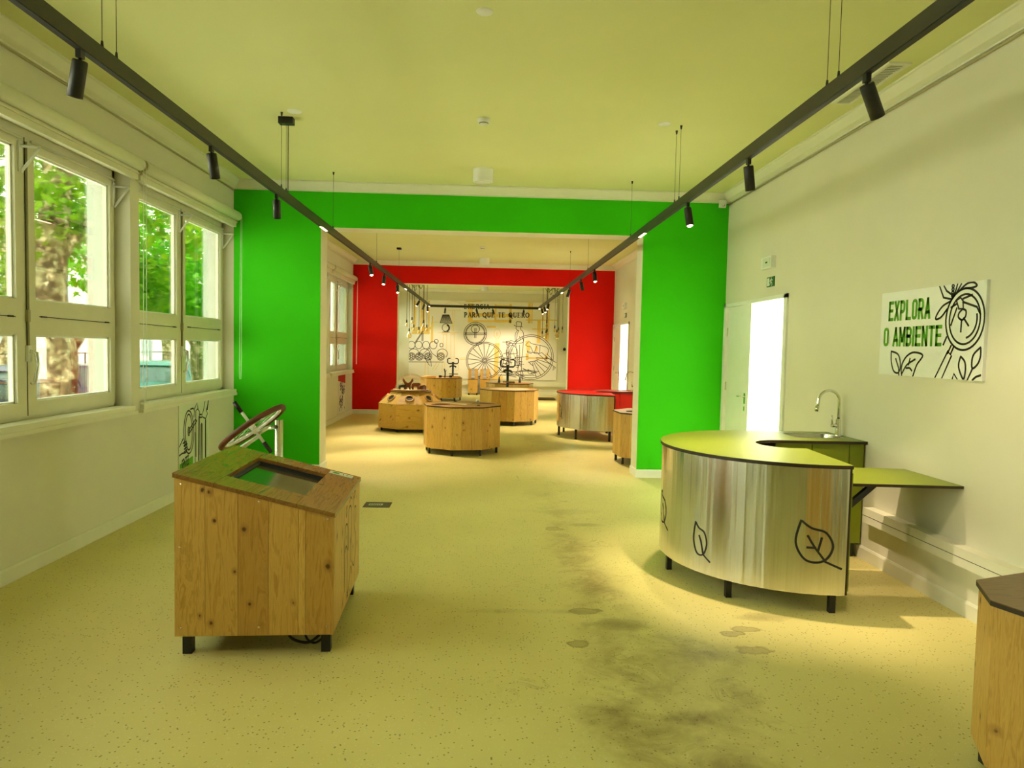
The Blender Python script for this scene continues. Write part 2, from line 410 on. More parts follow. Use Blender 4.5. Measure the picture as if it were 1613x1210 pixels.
WINS = [(6.18, 8.44), (3.76, 6.03), (1.34, 3.61), (-1.08, 1.19),
        (13.63, 15.885), (11.21, 13.48), (8.85, 11.06), (20.9, 23.17), (18.48, 20.75), (16.27, 18.33)]
def wall_with_holes(x0, x1, ya, yb, holes):
    b = MB(); y = ya
    for (h0, h1, z0, z1) in sorted(holes):
        if h0 > y: b.box(x0, x1, y, h0, 0, CZ)
        if z0 > 0: b.box(x0, x1, h0, h1, 0, z0)
        b.box(x0, x1, h0, h1, z1, CZ); y = h1
    if yb > y: b.box(x0, x1, y, yb, 0, CZ)
    return b
struct(wall_with_holes(XO, A, Y0, F, [(a, b, SILL-.04, HEAD) for a, b in WINS]).build('wall_left', WALL), 'pale plaster wall with the windows on the left')
DOORS = [(6.70, 8.40), (6.70+7.44, 8.40+7.44)]
struct(wall_with_holes(B, B+.2, Y0, F, [(a, b, 0, 2.10) for a, b in DOORS]).build('wall_right', WALL), 'pale plaster wall with the doors on the right')

def partition(y, xl, xr, zt, mat, name, lab):
    w = struct(MB().box(A, xl, y+.012, y+TH, 0, CZ).box(xr, B, y+.012, y+TH, 0, CZ).box(xl, xr, y+.012, y+TH, zt, CZ).build(name, TRIM), lab)
    MB().box(A, xl, y, y+.012, 0, CB).box(xr, B, y, y+.012, 0, CB).box(xl, xr, y, y+.012, zt, CB).build('painted_face', mat, w)
    return w
partition(G, -1.975, 1.877, 2.935, GREENP, 'wall_green', 'bright green painted partition with a wide opening and pale reveals')
partition(RW, -1.996, 1.883, 2.96, REDP, 'wall_red', 'bright red painted partition with a wide opening and pale reveals')

def sweep(prof, p0, p1, inward):
    """prof: (out, z) pairs; straight run from p0 to p1, out along `inward`"""
    b = MB(); n = len(prof); p0, p1, iw = Vector(p0), Vector(p1), Vector(inward)
    vs = [(*(p0+iw*o), z) for o, z in prof]+[(*(p1+iw*o), z) for o, z in prof]
    return b.add(vs, [(i, (i+1) % n, n+(i+1) % n, n+i) for i in range(n)]+[tuple(reversed(range(n))), tuple(range(n, 2*n))])
CORN = [(0, CB-.012), (.012, CB-.012), (.012, CB), (.05, CB+.02), (.10, CZ-.015), (.115, CZ-.012), (.115, CZ), (0, CZ)]
BASE = [(0, 0), (.014, 0), (.014, .085), (.006, .10), (0, .10)]
k = 0
for (ya, yb) in ((Y0, G), (G+TH, RW), (RW+TH, F)):
    for p0, p1, iw in (((A, ya), (A, yb), (1, 0)), ((B, ya), (B, yb), (-1, 0)), ((A, yb), (B, yb), (0, -1)), ((A, ya), (B, ya), (0, 1))):
        k += 1; struct(sweep(CORN, p0, p1, iw).build('trim_%d' % k, TRIM), 'pale cornice under the ceiling')
struct(sweep(BASE, (A, Y0), (A, G), (1, 0)).build('baseboard_left', TRIM))
struct(sweep(BASE, (A, G+TH), (A, RW), (1, 0)).build('baseboard_left_middle', TRIM))
struct(sweep(BASE, (A, RW+TH), (A, F), (1, 0)).build('baseboard_left_far', TRIM))
struct(sweep(BASE, (B, Y0), (B, 6.63), (-1, 0)).build('baseboard_right', TRIM))
struct(sweep(BASE, (B, G+TH), (B, 14.07), (-1, 0)).build('baseboard_right_middle', TRIM))
struct(sweep(BASE, (B, RW+TH), (B, F), (-1, 0)).build('baseboard_right_far', TRIM))
struct(sweep(BASE, (A, F), (B, F), (0, -1)).build('baseboard_far', TRIM))
for nm, y, xl, xr in (('green', G, -1.975, 1.877), ('red', RW, -1.996, 1.883)):
    b = sweep(BASE, (A, y), (xl-.0, y), (0, -1)); c = sweep(BASE, (xr, y), (B, y), (0, -1)); b.add(c.v, c.f)
    for d in (sweep(BASE, (xl, y-.014), (xl, y+TH), (1, 0)), sweep(BASE, (xr, y-.014), (xr, y+TH), (-1, 0))): b.add(d.v, d.f)
    struct(b.build('baseboard_'+nm, WHITE), 'low white baseboard along the %s partition' % nm)
struct(MB().tube([(A+.012, Y0, CB-.028), (A+.012, G, CB-.028)], .008, 8).build('trim_conduit_left', plain('conduit', (.42, .37, .20), .5)), 'thin conduit under the left cornice')
struct(MB().tube([(B-.012, Y0, CB-.03), (B-.012, G, CB-.03)], .009, 8).build('trim_conduit_right', MATS['conduit']), 'thin conduit under the right cornice')
# cable trunking rails
b = MB().box(B-.077, B, Y0, 5.05, .315, .425); t_ = struct(b.build('trim_rail_right', TRIM), 'boxy cable trunking along the right wall')
MB().box(B-.0785, B-.077, Y0, 5.05, .367, .370).build('groove', GREYINK, t_)
t_ = struct(MB().box(A+.02, B-.02, F-.07, F, .30, .43).build('trim_rail_far', TRIM), 'boxy cable trunking below the drawing panel')
MB().box(-.62, -.55, F-.078, F-.07, .33, .40).build('socket', WHITE, t_)
struct(MB().box(B-.07, B, 8.8, 13.9, .315, .425).build('trim_rail_middle', TRIM))

# ------------------------------------------------------------------ windows on the left
XW = -3.11                        # inner face of the sashes
def window(n, y0, y1):
    w = struct(empty('window_%d' % n, (XW, y0, SILL)), 'painted wooden double casement window with four panes')
    W_ = y1-y0; d = -.055
    def P(name, mat, *boxes):
        b = MB()
        for q in boxes: b.box(*q)
        return b.build(name, mat, w)
    zt = HEAD-SILL; gz = [(.113, .57), (.81, 1.815)]
    mid = W_/2-.02; pl = (.125, mid-.10); pr_ = (mid+.10, W_-.09)
    P('outer_frame', WOODWORK, (d-.03, -.01, 0, .03, -.04, zt), (d-.03, -.01, W_-.03, W_, -.04, zt), (d-.03, -.01, 0, W_, zt-.06, zt), (d-.03, -.01, 0, W_, -.04, .02))
    for (a, c), (s0, s1) in ((pl, (.03, mid-.004)), (pr_, (mid+.004, W_-.03))):
        s = P('sash', WOODWORK, (d, 0, s0, a, .02, zt-.06), (d, 0, c, s1, .02, zt-.06), (d, 0, a, c, .02, gz[0][0]), (d, 0, a, c, gz[0][1], gz[1][0]), (d, 0, a, c, gz[1][1], zt-.06))
        for z0, z1 in gz:
            MB().box(d+.020, d+.026, a, c, z0, z1).build('pane', GLASS, s)
            MB().box(d+.026, d+.034, a, a+.012, z0, z1).box(d+.026, d+.034, c-.012, c, z0, z1).box(d+.026, d+.034, a, c, z0, z0+.012).box(d+.026, d+.034, a, c, z1-.012, z1).build('glazing_bead', WHITE, s)
        MB().tube([(.006, a+.03, .70), (.006, c-.02, .69)], .0028, 6).box(0, .009, a+.05, a+.11, .694, .705).box(0, .009, c-.09, c-.04, .686, .697).build('transom_rod', BLACK, s)
        MB().tube([(.012, a-.05, zt-.075), (.012, c+.05, zt-.075)], .009, 6).build('top_rod', WOODWORK, s)
        yb = c+.05
        MB().box(0, .012, yb-.02, yb+.015, zt-.30, zt-.10).tube([(.01, yb, zt-.13), (.12, yb+.03, zt-.13)], .010, 6).tube([(.12, yb+.03, zt-.13), (.01, yb, zt-.30)], .010, 6).build('stay_bracket', WHITE, s)
    MB().tube([(.012, mid, .50), (.012, mid, zt-.09)], .008, 6).box(0, .02, mid-.012, mid+.012, .66, .74).build('lock_rod', plain('rod_metal', (.34, .31, .18), .4), w)
    MB().box(-.004, .0012, mid-.004, mid+.004, .02, zt-.06).build('sash_gap', INK, w)
    h = MB().box(.0, .022, mid-.018, mid+.018, .39, .50).build('handle_plate', WHITE, w)
    MB().tube([(.02, mid, .46), (.055, mid+.015, .45), (.055, mid+.03, .36), (.045, mid+.01, .25), (.03, mid-.01, .24)], [.012, .013, .012, .012, .009], 8).build('handle', CHROME, h)
    # inner sill shelf
    P('sill_shelf', TRIM, (0, .155, -.0, W_, -.045, -.005), (.12, .165, -.03, W_+.0 if y1 > 8.3 and y1 < 8.5 or y1 > 15.8 and y1 < 16 else W_+.03, -.075, -.045))
    P('outer_reveal', WHITE, (XO-XW, d-.03, 0, .004, -.02, zt), (XO-XW, d-.03, W_-.004, W_, -.02, zt), (XO-XW, d-.03, 0, W_, zt-.004, zt))
    P('outer_sill', WHITE, (XO-XW-.05, d-.03, 0, W_, -.045, -.02))
    return w
for i, (a, b) in enumerate(WINS): window(i+1, a, b)
for a, b in WINS:                 # light portals in the window openings
    ld = bpy.data.lights.new('window_portal', 'AREA'); ld.shape = 'RECTANGLE'; ld.size = b-a; ld.size_y = HEAD-SILL
    ld.cycles.is_portal = True
    lo = bpy.data.objects.new('window_portal', ld); COL.objects.link(lo)
    lo.location = (XO-.02, (a+b)/2, (SILL+HEAD)/2); lo.rotation_euler = Vector((1, 0, 0)).to_track_quat('-Z', 'Z').to_euler()

def blind(y0, y1, lab, chain_z):
    t = thing('roller_blind', lab, 'roller blind', (A, y0, 2.92), group='roller blinds above the left windows')
    L_ = y1-y0
    MB().tube([(.06, .01, .105), (.06, L_-.01, .105)], .052, 18).build('roll', plain('blind_fabric', (.80, .80, .60), .7, var=.02), t)
    MB().box(.002, .045, 0, L_, -.02, .055).box(.002, .055, 0, L_, .025, .04).build('pelmet_board', WOODWORK, t)
    for y in (0, L_):
        MB().tube([(.06, y-.008, .105), (.06, y+.008, .105)], .05, 14).box(0, .06, y-.006, y+.006, .03, .12).build('end_bracket', plain('beige_bracket', (.55, .47, .28), .5), t)
    z = chain_z-2.92
    yy = L_-.02
    MB().tube([(.11, yy-.02, .1), (.10, yy-.03, z+.12), (.10, yy-.02, z), (.10, yy+.02, z), (.10, yy+.03, z+.12), (.11, yy+.02, .1)], .0024, 6).build('pull_chain', WHITE, t)
blind(3.72, 6.08, 'pale roller blind rolled up above the nearer left window', 1.02)
blind(6.12, 8.40, 'pale roller blind rolled up beside the green partition', 1.12)
blind(1.30, 3.68, 'pale roller blind over the window at the left picture edge', 1.05)
blind(13.57, 15.85, 'pale roller blind rolled up beside the red partition', 1.12)
blind(11.17, 13.52, 'pale roller blind in the middle room, nearer of the two there', 1.05)

# ------------------------------------------------------------------ doors on the right
def door(n, y0, y1):
    d = struct(empty('door_%d' % n, (B, y0, 0)), 'white double door, one leaf shut and one open to bright daylight')
    W_ = y1-y0
    b = MB().box(-.018, .2, -.04, .03, 0, 2.135).box(-.018, .2, W_-.03, W_+.035, 0, 2.135).box(-.018, .2, -.04, W_+.035, 2.095, 2.135)
    b.box(.0, .2, .90, .955, 0, 2.1); b.build('door_frame', WHITE, d)
    lf = MB().box(.02, .06, .96, W_-.03, .01, 2.09).build('door_leaf', WHITE, d)
    MB().box(.013, .02, 1.03, 1.07, .98, 1.10).box(.013, .02, 1.04, 1.065, .90, .95).tube([(.012, 1.05, 1.06), (-.035, 1.05, 1.06), (-.035, 1.15, 1.06)], .009, 8).build('handle', CHROME, lf)
    for z in (.5, 1.15, 1.8): MB().tube([(.01, W_-.035, z-.05), (.01, W_-.035, z+.05)], .009, 8).build('hinge', CHROME, lf)
    lo = MB().box(0, .04, 0, .86, .01, 2.09); lo.xf(Matrix.Translation((.20, .03, 0)) @ Matrix.Rotation(-PI*.55, 4, 'Z'))
    lo.build('open_leaf', WHITE, d)
    ld = bpy.data.lights.new('door_portal', 'AREA'); ld.shape = 'RECTANGLE'; ld.size = .9; ld.size_y = 2.05; ld.cycles.is_portal = True
    po = bpy.data.objects.new('door_portal', ld); COL.objects.link(po)
    po.location = (B+.22, y0+.46, 1.05); po.rotation_euler = Vector((-1, 0, 0)).to_track_quat('-Z', 'Z').to_euler()
for i, (a, b) in enumerate(DOORS): door(i+1, a, b)

def exit_set(dy, room):
    s = thing('exit_sign', 'small green running-man exit sign above the %s doorway' % room, 'sign', (B, 7.095+dy, 2.285))
    MB().box(-.006, 0, -.095, .095, -.05, .05).build('plate', plain('sign_green', (.01, .10, .03), .5), s)
    mp = lambda u, v: (-.0068, -u, v)
    fills([rect(-.085, -.04, -.03, .04), rect(.0, -.005, .02, .025), rect(.01, .028, .024, .042)], mp).build('white_symbol', WHITE, s)
    ribbon([[(.01, 0), (.04, -.02), (.035, -.04)], [(.005, 0), (-.015, -.03)], [(.0, .02), (-.018, .005)], [(.02, .02), (.045, .015)]], .009, mp).build('running_figure', WHITE, s)
    e = thing('emergency_lamp', 'white box emergency light above the %s exit sign' % room, 'lamp', (B, 7.13+dy, 2.48))
    MB().box(-.05, 0, -.13, .13, -.06, .06).build('housing', WHITE, e)
    MB().box(-.054, -.05, -.11, .07, -.045, .045).build('diffuser', plain('diffuser', (.7, .78, .62), .4), e)
    MB().box(-.055, -.054, -.05, .0, -.008, .008).build('print', GREYINK, e)
exit_set(0, 'nearer'); exit_set(7.44, 'farther')

# ------------------------------------------------------------------ ceiling fittings
def drum(y, lab):
    t = thing('ceiling_drum', lab, 'ceiling lamp', (-.06, y, CZ))
    MB().lathe([(0, -.135), (.10, -.135), (.107, -.125), (.107, -.004), (.11, 0)], 28).build('shade', WHITE, t)
    MB().lathe([(.085, -.137), (.09, -.137), (.09, -.135)], 28).build('ring', plain('ring_grey', (.6, .6, .5), .5), t)
drum(7.60, 'white round drum fitting on the ceiling before the green partition')
drum(15.05, 'white round drum fitting on the ceiling before the red partition')
drum(22.0, 'white round drum fitting on the ceiling of the farthest room')
def detector(x, y, lab, r=.055):
    t = thing('smoke_detector', lab, 'detector', (x, y, CZ))
    MB().lathe([(0, -.045), (r*.55, -.045), (r*.7, -.03), (r, -.022), (r, 0)], 20).build('body', WHITE, t)
    MB().lathe([(r*.56, -.040), (r*.72, -.032)], 20).build('vent_ring', GREYINK, t)
detector(-.05, 5.94, 'small white smoke detector midway along the nearer ceiling')
detector(-.09, 13.35, 'small white smoke detector on the middle room ceiling')
def plate(x, y, r, lab):
    tag(MB().lathe([(0, -.006), (r*.9, -.006), (r, 0)], 22).xf(Matrix.Translation((x, y, CZ))).build('cover_plate', WHITE), lab, 'cover plate', 'flat round ceiling plates')
plate(-.04, 4.065, .05, 'flat round cover plate on the ceiling nearest the camera')
plate(-1.60, 5.90, .06, 'flat round cover plate beside the left cable mount')
plate(1.46, 5.90, .055, 'flat round cover plate beside the right cable mounts')
v = thing('ceiling_vent', 'white louvred air vent in the ceiling over the right track', 'vent', (2.645, 4.90, CZ))
MB().box(-.075, .075, -.38, -.355, -.012, 0).box(-.075, .075, .355, .38, -.012, 0).box(-.075, -.05, -.355, .355, -.012, 0).box(.05, .075, -.355, .355, -.012, 0).build('frame', TRIM, v)
MB().box(-.05, .05, -.355, .355, -.002, -.001).build('duct', plain('duct_dark', (.25, .24, .15), .8), v)
sl = MB().box(-.05, .05, -.005, .005, -.010, -.003).mesh('slat', TRIM)
for i in range(26): inst(sl, 'slat', v, Matrix.Translation((0, -.34+i*.0272, 0)) @ Matrix.Rotation(.5, 4, 'X'))
s = thing('security_camera', 'small white wall sensor tucked in the corner above the green partition', 'sensor', (2.80, 8.36, 3.33))
MB().box(-.035, .035, -.03, .03, -.05, .04).xf(Matrix.Rotation(.25, 4, 'X')).build('housing', WHITE, s)
MB().box(-.015, .015, .02, .075, .0, .05).build('arm', WHITE, s)
MB().lathe([(0, -.02), (.012, -.012), (.02, .0)], 12).xf(Matrix.Translation((0, -.03, -.02)) @ Matrix.Rotation(PI/2, 4, 'X')).build('lens', INK, s)

# ------------------------------------------------------------------ suspended tracks and spotlights
TZ0, TZ1 = 2.755, 2.828
TL, TR = -1.7125, 1.61
def lit_bar(t, x0, x1, y0, y1):
    MB().box(x0, x1, y0, y1, TZ0-.002, TZ0+.001).build('lit_insert', GLOW, t)
def track(x, ys, y_end, lab, cables, lits):
    t = thing('lighting_track', lab, 'light track', (x, ys, TZ0))
    w = .0185
    MB().box(-w, w, 0, y_end-ys, .001, TZ1-TZ0).build('beam', DARK, t)
    MB().box(-w+.004, w-.004, 0, y_end-ys, -.0015, .001).build('channel', INK, t)
    for y in cables:
        c = MB().tube([(0, y-ys, TZ1-TZ0), (0, y-ys, TZ1-TZ0+.035)], [.008, .005], 8).build('cable_grip', BLACK, t)
        MB().tube([(0, y-ys, TZ1-TZ0+.03), (0, y-ys, CZ-TZ0-.02)], .0016, 6).build('cable', GREYINK, c)
        MB().tube([(0, y-ys, CZ-TZ0-.03), (0, y-ys, CZ-TZ0)], [.006, .011], 8).build('ceiling_mount', BLACK, c)
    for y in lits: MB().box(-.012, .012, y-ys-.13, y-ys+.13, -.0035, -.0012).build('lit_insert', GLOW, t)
    return t
YE = 21.5
tl = track(TL, Y0+.3, YE, 'long black suspended light track on the window side', [-.6, 3.22, 3.34, 5.93, 6.07, 7.9, 11.0, 13.8, 17.0, 20.0], [7.45, 14.97, 21.2])
tr = track(TR, Y0+.3, YE, 'long black suspended light track on the doorway side', [-.6, 3.25, 3.36, 5.93, 6.07, 7.9, 11.2, 13.6, 17.0, 20.0], [7.30, 14.97, 21.2])
MB().box(-.12, .0, -.035, .035, -.055, 0).xf(Matrix.Translation((.06, 6.07-Y0-.3, CZ-TZ0))).build('power_feed', BLACK, tl)
MB().tube([(.01, 6.09-Y0-.3, TZ1-TZ0), (.01, 6.09-Y0-.3, CZ-TZ0-.05)], .004, 6).build('power_cable', BLACK, tl)
MB().box(-.04, .04, 13.72-Y0-.3, 13.85-Y0-.3, CZ-TZ0-.03, CZ-TZ0).build('power_feed', BLACK, tl)
ct = thing('lighting_track', 'short black cross track joining the two long tracks', 'light track', (TL, YE, TZ0))
MB().box(-.0185, TR-TL+.0185, 0, .037, 0, TZ1-TZ0).build('beam', DARK, ct)

spot_body = MB().lathe([(0, 0), (.028, 0), (.030, -.006), (.030, -.150), (.024, -.150), (.022, -.135), (0, -.135)], 18).mesh('housing', BLACK)
lens_on = MB().lathe([(0, -.160), (.014, -.158), (.0225, -.150), (.0235, -.137)], 16).mesh('lens', GLOW)
lens_off = MB().lathe([(0, -.137), (.0235, -.137)], 16).mesh('lens', plain('dark_lens', (.10, .09, .06), .2))
stem = MB().box(-.011, .011, -.016, .016, -.035, 0).tube([(0, 0, -.03), (0, 0, -.06)], .007, 8).mesh('stem', BLACK)
def spotlight(x, y, d, lab, on=True, power=0, cone=62, col=(1, .77, .53)):
    t = thing('spotlight', lab, 'spotlight', (x, y, TZ0), group='black track spotlights')
    inst(stem, 'stem', t)
    q = Vector(d).normalized().to_track_quat('-Z', 'Y').to_matrix().to_4x4()
    M = Matrix.Translation((0, 0, -.045)) @ q
    h = inst(spot_body, 'housing', t, M); inst(lens_on if on else lens_off, 'lens', h)
    if power:
        ld = bpy.data.lights.new('spot_lamp', 'SPOT'); ld.energy = power; ld.spot_size = math.radians(cone); ld.spot_blend = .7
        ld.color = col; ld.shadow_soft_size = .025
        o = bpy.data.objects.new('spot_lamp', ld); COL.objects.link(o)
        o.matrix_world = Matrix.Translation((x, y, TZ0-.045)) @ q @ Matrix.Translation((0, 0, -.165))
PW = 250
SP = [
 (TL, 3.05, (-.22, .10, -1), 'spotlight on the window-side track nearest the camera', False, 0),
 (TL, 4.45, (.12, .10, -1), 'second spotlight along the window-side track', False, 0),
 (TL, 5.80, (.02, .05, -1), 'third spotlight along the window-side track, before the green partition', False, 0),
 (TR, 3.00, (.62, .30, -1), 'spotlight on the doorway-side track nearest the camera, tilted to the wall', False, 70),
 (TR, 4.35, (.16, .10, -1), 'second spotlight along the doorway-side track', False, 240),
 (TR, 5.66, (.10, -.22, -1), 'lit third spotlight along the doorway-side track, before the green partition', True, 130),
 (TL, 1.35, (.35, 1.0, -1), 'added out-of-view spotlight on the window-side track, brightening the kiosk front', False, 40),  # added lamp out of view, there to brighten the kiosk front
 (TL, 10.4, (.22, -.35, -1), 'first window-side spotlight past the green partition', True, PW),
 (TL, 11.85, (-.04, -.35, -1), 'second window-side spotlight past the green partition', True, PW),
 (TL, 13.6, (.06, -.35, -1), 'window-side spotlight just before the red partition', True, PW),
 (TR, 10.5, (.05, -.35, -1), 'first doorway-side spotlight past the green partition', True, PW),
 (TR, 12.0, (.25, .1, -1), 'second doorway-side spotlight past the green partition', False, PW),
 (TR, 13.6, (-.28, .1, -1), 'doorway-side spotlight just before the red partition', False, PW),
 (TL, 18.1, (-.60, -.1, -1), 'first window-side spotlight past the red partition', True, PW),
 (TL, 19.5, (-.35, .3, -1), 'second window-side spotlight past the red partition', False, PW),
 (TL, 20.6, (.05, -.2, -1), 'last window-side spotlight near the cross track', True, PW),
 (TR, 18.1, (-.25, -.2, -1), 'first doorway-side spotlight past the red partition', True, PW),
 (TR, 19.5, (.25, -.2, -1), 'second doorway-side spotlight past the red partition', True, PW),
 (TR, 20.4, (.25, -.2, -1), 'last doorway-side spotlight near the cross track', True, PW)]
for x, y, d, lab, on, pw in SP: spotlight(x, y, d, lab, on, pw)
for x, dx, lab, on in ((-1.25, -.15, 'leftmost', False), (-.30, .25, 'second from the left', False), (.20, .35, 'third from the left', True), (1.15, .05, 'rightmost', False)):
    spotlight(x, YE+.018, (dx, .75, -1), 'cross-track spotlight aimed at the drawing, %s' % lab, on, PW*.32, 85)

# ------------------------------------------------------------------ pendants in the far room
def pendant(x, y, seeds, lab):
    t = thing('bulb_pendant', lab, 'pendant lamp', (x, y, CZ))
    MB().lathe([(0, -.10), (.03, -.09), (.05, -.05), (.13, -.02), (.13, 0)], 20).build('canopy', BLACK, t)
    rnd = random.Random(seeds)
    for i in range(8):
        a = i*PI/4+.3; rr = .20+.28*(i % 3)/2
        hx, hy = rr*math.cos(a)*.95, rr*math.sin(a)*.6; zl = -1.05-rnd.random()*.35
        c = MB().tube(smooth([(.03*math.cos(a), .03*math.sin(a), -.08), (hx*.5, hy*.5, -.05-.25*rnd.random()), (hx, hy, -.02)], 4)+[(hx, hy, zl)], .006, 6).build('cord', INK, t)
        MB().tube([(hx, hy, zl+.02), (hx, hy, zl-.07)], [.016, .022], 10).build('lamp_holder', BLACK, c)
        big = i % 4 == 1; r = .075 if big else .04
        MB().lathe([(.016, -.0), (.018, -.02), (r*.8, -.02-r*.9), (r, -.02-r*1.5), (r*.75, -.02-r*2.2), (0, -.02-r*2.5)], 14).xf(Matrix.Translation((hx, hy, zl-.07))).build('bulb', BULBG, c)
pendant(-2.03, 20.9, 3, 'cluster of bare bulbs on black cords, left of the drawing panel')
pendant(1.99, 20.9, 5, 'cluster of bare bulbs on black cords, right of the drawing panel')

# ------------------------------------------------------------------ sloped wooden touchscreen kiosk (near left)
KW, KD, KB = .76, .95, .11
kz = lambda x: .893-(.893-.700)*x/KW
K = thing('touchscreen_kiosk', 'pine plank kiosk with sloping brown top and sunken screen, near the windows', 'kiosk', (-1.489, 3.404, 0), math.radians(2.6))
fr = [0, .19, .395, .585, .775, .82, 1.0]
for a, c in zip(fr, fr[1:]):
    x0, x1 = a*KW+.0009, c*KW-.0009
    for y0, y1 in ((0, .02), (KD-.02, KD)):
        MB().hexa([(x0, y0, KB), (x1, y0, KB), (x1, y1, KB), (x0, y1, KB), (x0, y0, kz(x0)), (x1, y0, kz(x1)), (x1, y1, kz(x1)), (x0, y1, kz(x0))]).build('plank', PINE, K)
for y0, y1 in ((.0215, .33), (.332, .62), (.622, KD-.0215)):
    MB().box(0, .02, y0, y1, KB, kz(.02)).build('plank', PINE, K)
    MB().box(KW-.02, KW, y0, y1, KB, kz(KW)).build('plank', PINE, K)
SX0, SX1, SY0, SY1 = .186, .580, .193, .79
def top_board(x0, x1, y0, y1, mat=WALNUT):
    e = .0014; t_ = .022; x0 += e; x1 -= e; y0 += e; y1 -= e
    return MB().hexa([(x0, y0, kz(x0)), (x1, y0, kz(x1)), (x1, y1, kz(x1)), (x0, y1, kz(x0)), (x0, y0, kz(x0)+t_), (x1, y0, kz(x1)+t_), (x1, y1, kz(x1)+t_), (x0, y1, kz(x0)+t_)]).build('top_board', mat, K)
top_board(-.008, SX0, -.008, KD+.008); top_board(SX1, KW+.008, -.008, KD+.008)
top_board(SX0, SX1, -.008, SY0); top_board(SX0, SX1, SY1, KD+.008)
sc_ = MB(); z0 = lambda x: kz(x)-.012
sc_.hexa([(SX0, SY0, z0(SX0)-.02), (SX1, SY0, z0(SX1)-.02), (SX1, SY1, z0(SX1)-.02), (SX0, SY1, z0(SX0)-.02), (SX0, SY0, z0(SX0)), (SX1, SY0, z0(SX1)), (SX1, SY1, z0(SX1)), (SX0, SY1, z0(SX0))])
scr = sc_.build('screen', plain('screen_glass', (.035, .04, .035), .08, var=.05), K)
fb = MB()
for q in ((SX0, SX0+.012, SY0, SY1), (SX1-.012, SX1, SY0, SY1), (SX0, SX1, SY0, SY0+.012), (SX0, SX1, SY1-.012, SY1)):
    fb.hexa([(q[0], q[2], z0(q[0])), (q[1], q[2], z0(q[1])), (q[1], q[3], z0(q[1])), (q[0], q[3], z0(q[0])), (q[0], q[2], z0(q[0])+.014), (q[1], q[2], z0(q[1])+.014), (q[1], q[3], z0(q[1])+.014), (q[0], q[3], z0(q[0])+.014)])
fb.build('screen_bezel', INK, scr)
lg = MB().box(-.0225, .0225, -.0225, .0225, 0, KB+.02).mesh('leg', BLACK)
for x, y in ((.04, .075), (KW-.045, .075), (KW-.045, KD-.06), (.04, KD-.06)): inst(lg, 'leg', K, Matrix.Translation((x, y, 0)))
sw = MB().lathe([(0, .0015), (.004, .0015), (.005, 0)], 10).xf(Matrix.Rotation(PI/2, 4, 'X')).mesh('screw', CHROME)
for x, z in ((.03, .86), (.40, .775), (.73, .69), (.03, .15), (.40, .15), (.73, .15), (.025, .55)): inst(sw, 'screw', K, Matrix.Translation((x, 0, z)))
ST = plain('sticker_white', (.8, .8, .66), .5)
kn = Vector((.193, 0, .76)).normalized(); kx = Vector((.76, 0, -.193)).normalized()
KM = R3(kx, (0, 1, 0), kn, (.585, .855, kz(.585)+.0225))
stk = MB().box(0, .145, 0, .072, 0, .0008).xf(KM).build('sticker', ST, K)
km = lambda u, v: tuple(KM @ Vector((u, v, .0014)))
fills([circ(.04, .036, .022, .022, n=14)[:-1], [(.02, .02), (.03, .05), (.05, .055), (.06, .03)]], km).build('sticker_leaf_mark', GREENINK, stk)
ribbon([[(.085, .02), (.085, .05)], [(.10, .035), (.118, .035)], [(.109, .025), (.109, .046)], [(.127, .034), (.138, .034)]], .006, km).build('sticker_print', INK, stk)
# engraved outline drawing on the aisle side
em = lambda u, v: (KW+.0009, u, v)
eng = [smooth([(.36, .20), (.345, .35), (.35, .50), (.37, .55), (.42, .56), (.46, .52), (.46, .42), (.45, .30), (.44, .20), (.46, .15), (.52, .20), (.58, .27), (.62, .22)]),
       smooth([(.48, .40), (.47, .55), (.49, .62), (.56, .63), (.60, .58), (.59, .45), (.56, .36), (.58, .30)]),
       smooth([(.64, .28), (.70, .24), (.76, .30), (.77, .40), (.72, .47), (.70, .55), (.72, .58), (.77, .58), (.78, .54), (.75, .49)]),
       smooth([(.36, .42), (.40, .44), (.44, .41)]), smooth([(.40, .60), (.43, .63), (.42, .66), (.39, .64), (.40, .60)]),
       smooth([(.52, .66), (.56, .68), (.60, .66)]), [(.66, .60), (.66, .66)], smooth([(.70, .64), (.74, .66), (.74, .68), (.69, .67), (.70, .64)]),
       [(.44, .13), (.48, .17)], [(.44, .17), (.48, .13)]]
ribbon(eng, .010, em).build('engraved_drawing', INK, K)
MB().tube(smooth([(.50, .12, .10), (.54, .10, .05), (.62, .10, .03), (.68, .12, .07), (.70, .13, .11)]), .007, 8).tube(smooth([(.58, .14, .11), (.61, .12, .04), (.66, .11, .025), (.73, .13, .08)]), .006, 8).build('power_lead', INK, K)

# ------------------------------------------------------------------ gyroscope bicycle wheel on a post
Wc = Vector((-1.735, 5.30, .915))
wn = Vector((.60, -.05, -.79)).normalized(); wu = Vector((.87, 0, .49)); wu = (wu-wn*wu.dot(wn)).normalized(); wv = wn.cross(wu)
Wt = thing('gyro_wheel_stand', 'tilted bicycle wheel with hand grips on a steel post behind the kiosk', 'exhibit', (-1.60, 5.50, 0))
WM = Matrix.Translation((-Wt.location)) @ R3(wu, wv, wn, Wc)
def wb(): return MB()
rR = .262
tyre = wb().tube([(rR*math.cos(a*PI/20), rR*math.sin(a*PI/20), 0) for a in range(40)], .021, 10, closed=True).xf(WM).build('tyre', RUBBER, Wt)
wb().tube([((rR-.03)*math.cos(a*PI/20), (rR-.03)*math.sin(a*PI/20), 0) for a in range(40)], .012, 8, closed=True).xf(WM).build('rim', WHITE, Wt)
sp = wb()
for i in range(24):
    a = i*PI/12; sp.tube([(.02*math.cos(a+.6), .02*math.sin(a+.6), .02*(-1)**i), ((rR-.03)*math.cos(a), (rR-.03)*math.sin(a), 0)], .0016, 4)
sp.xf(WM).build('spokes', CHROME, Wt)
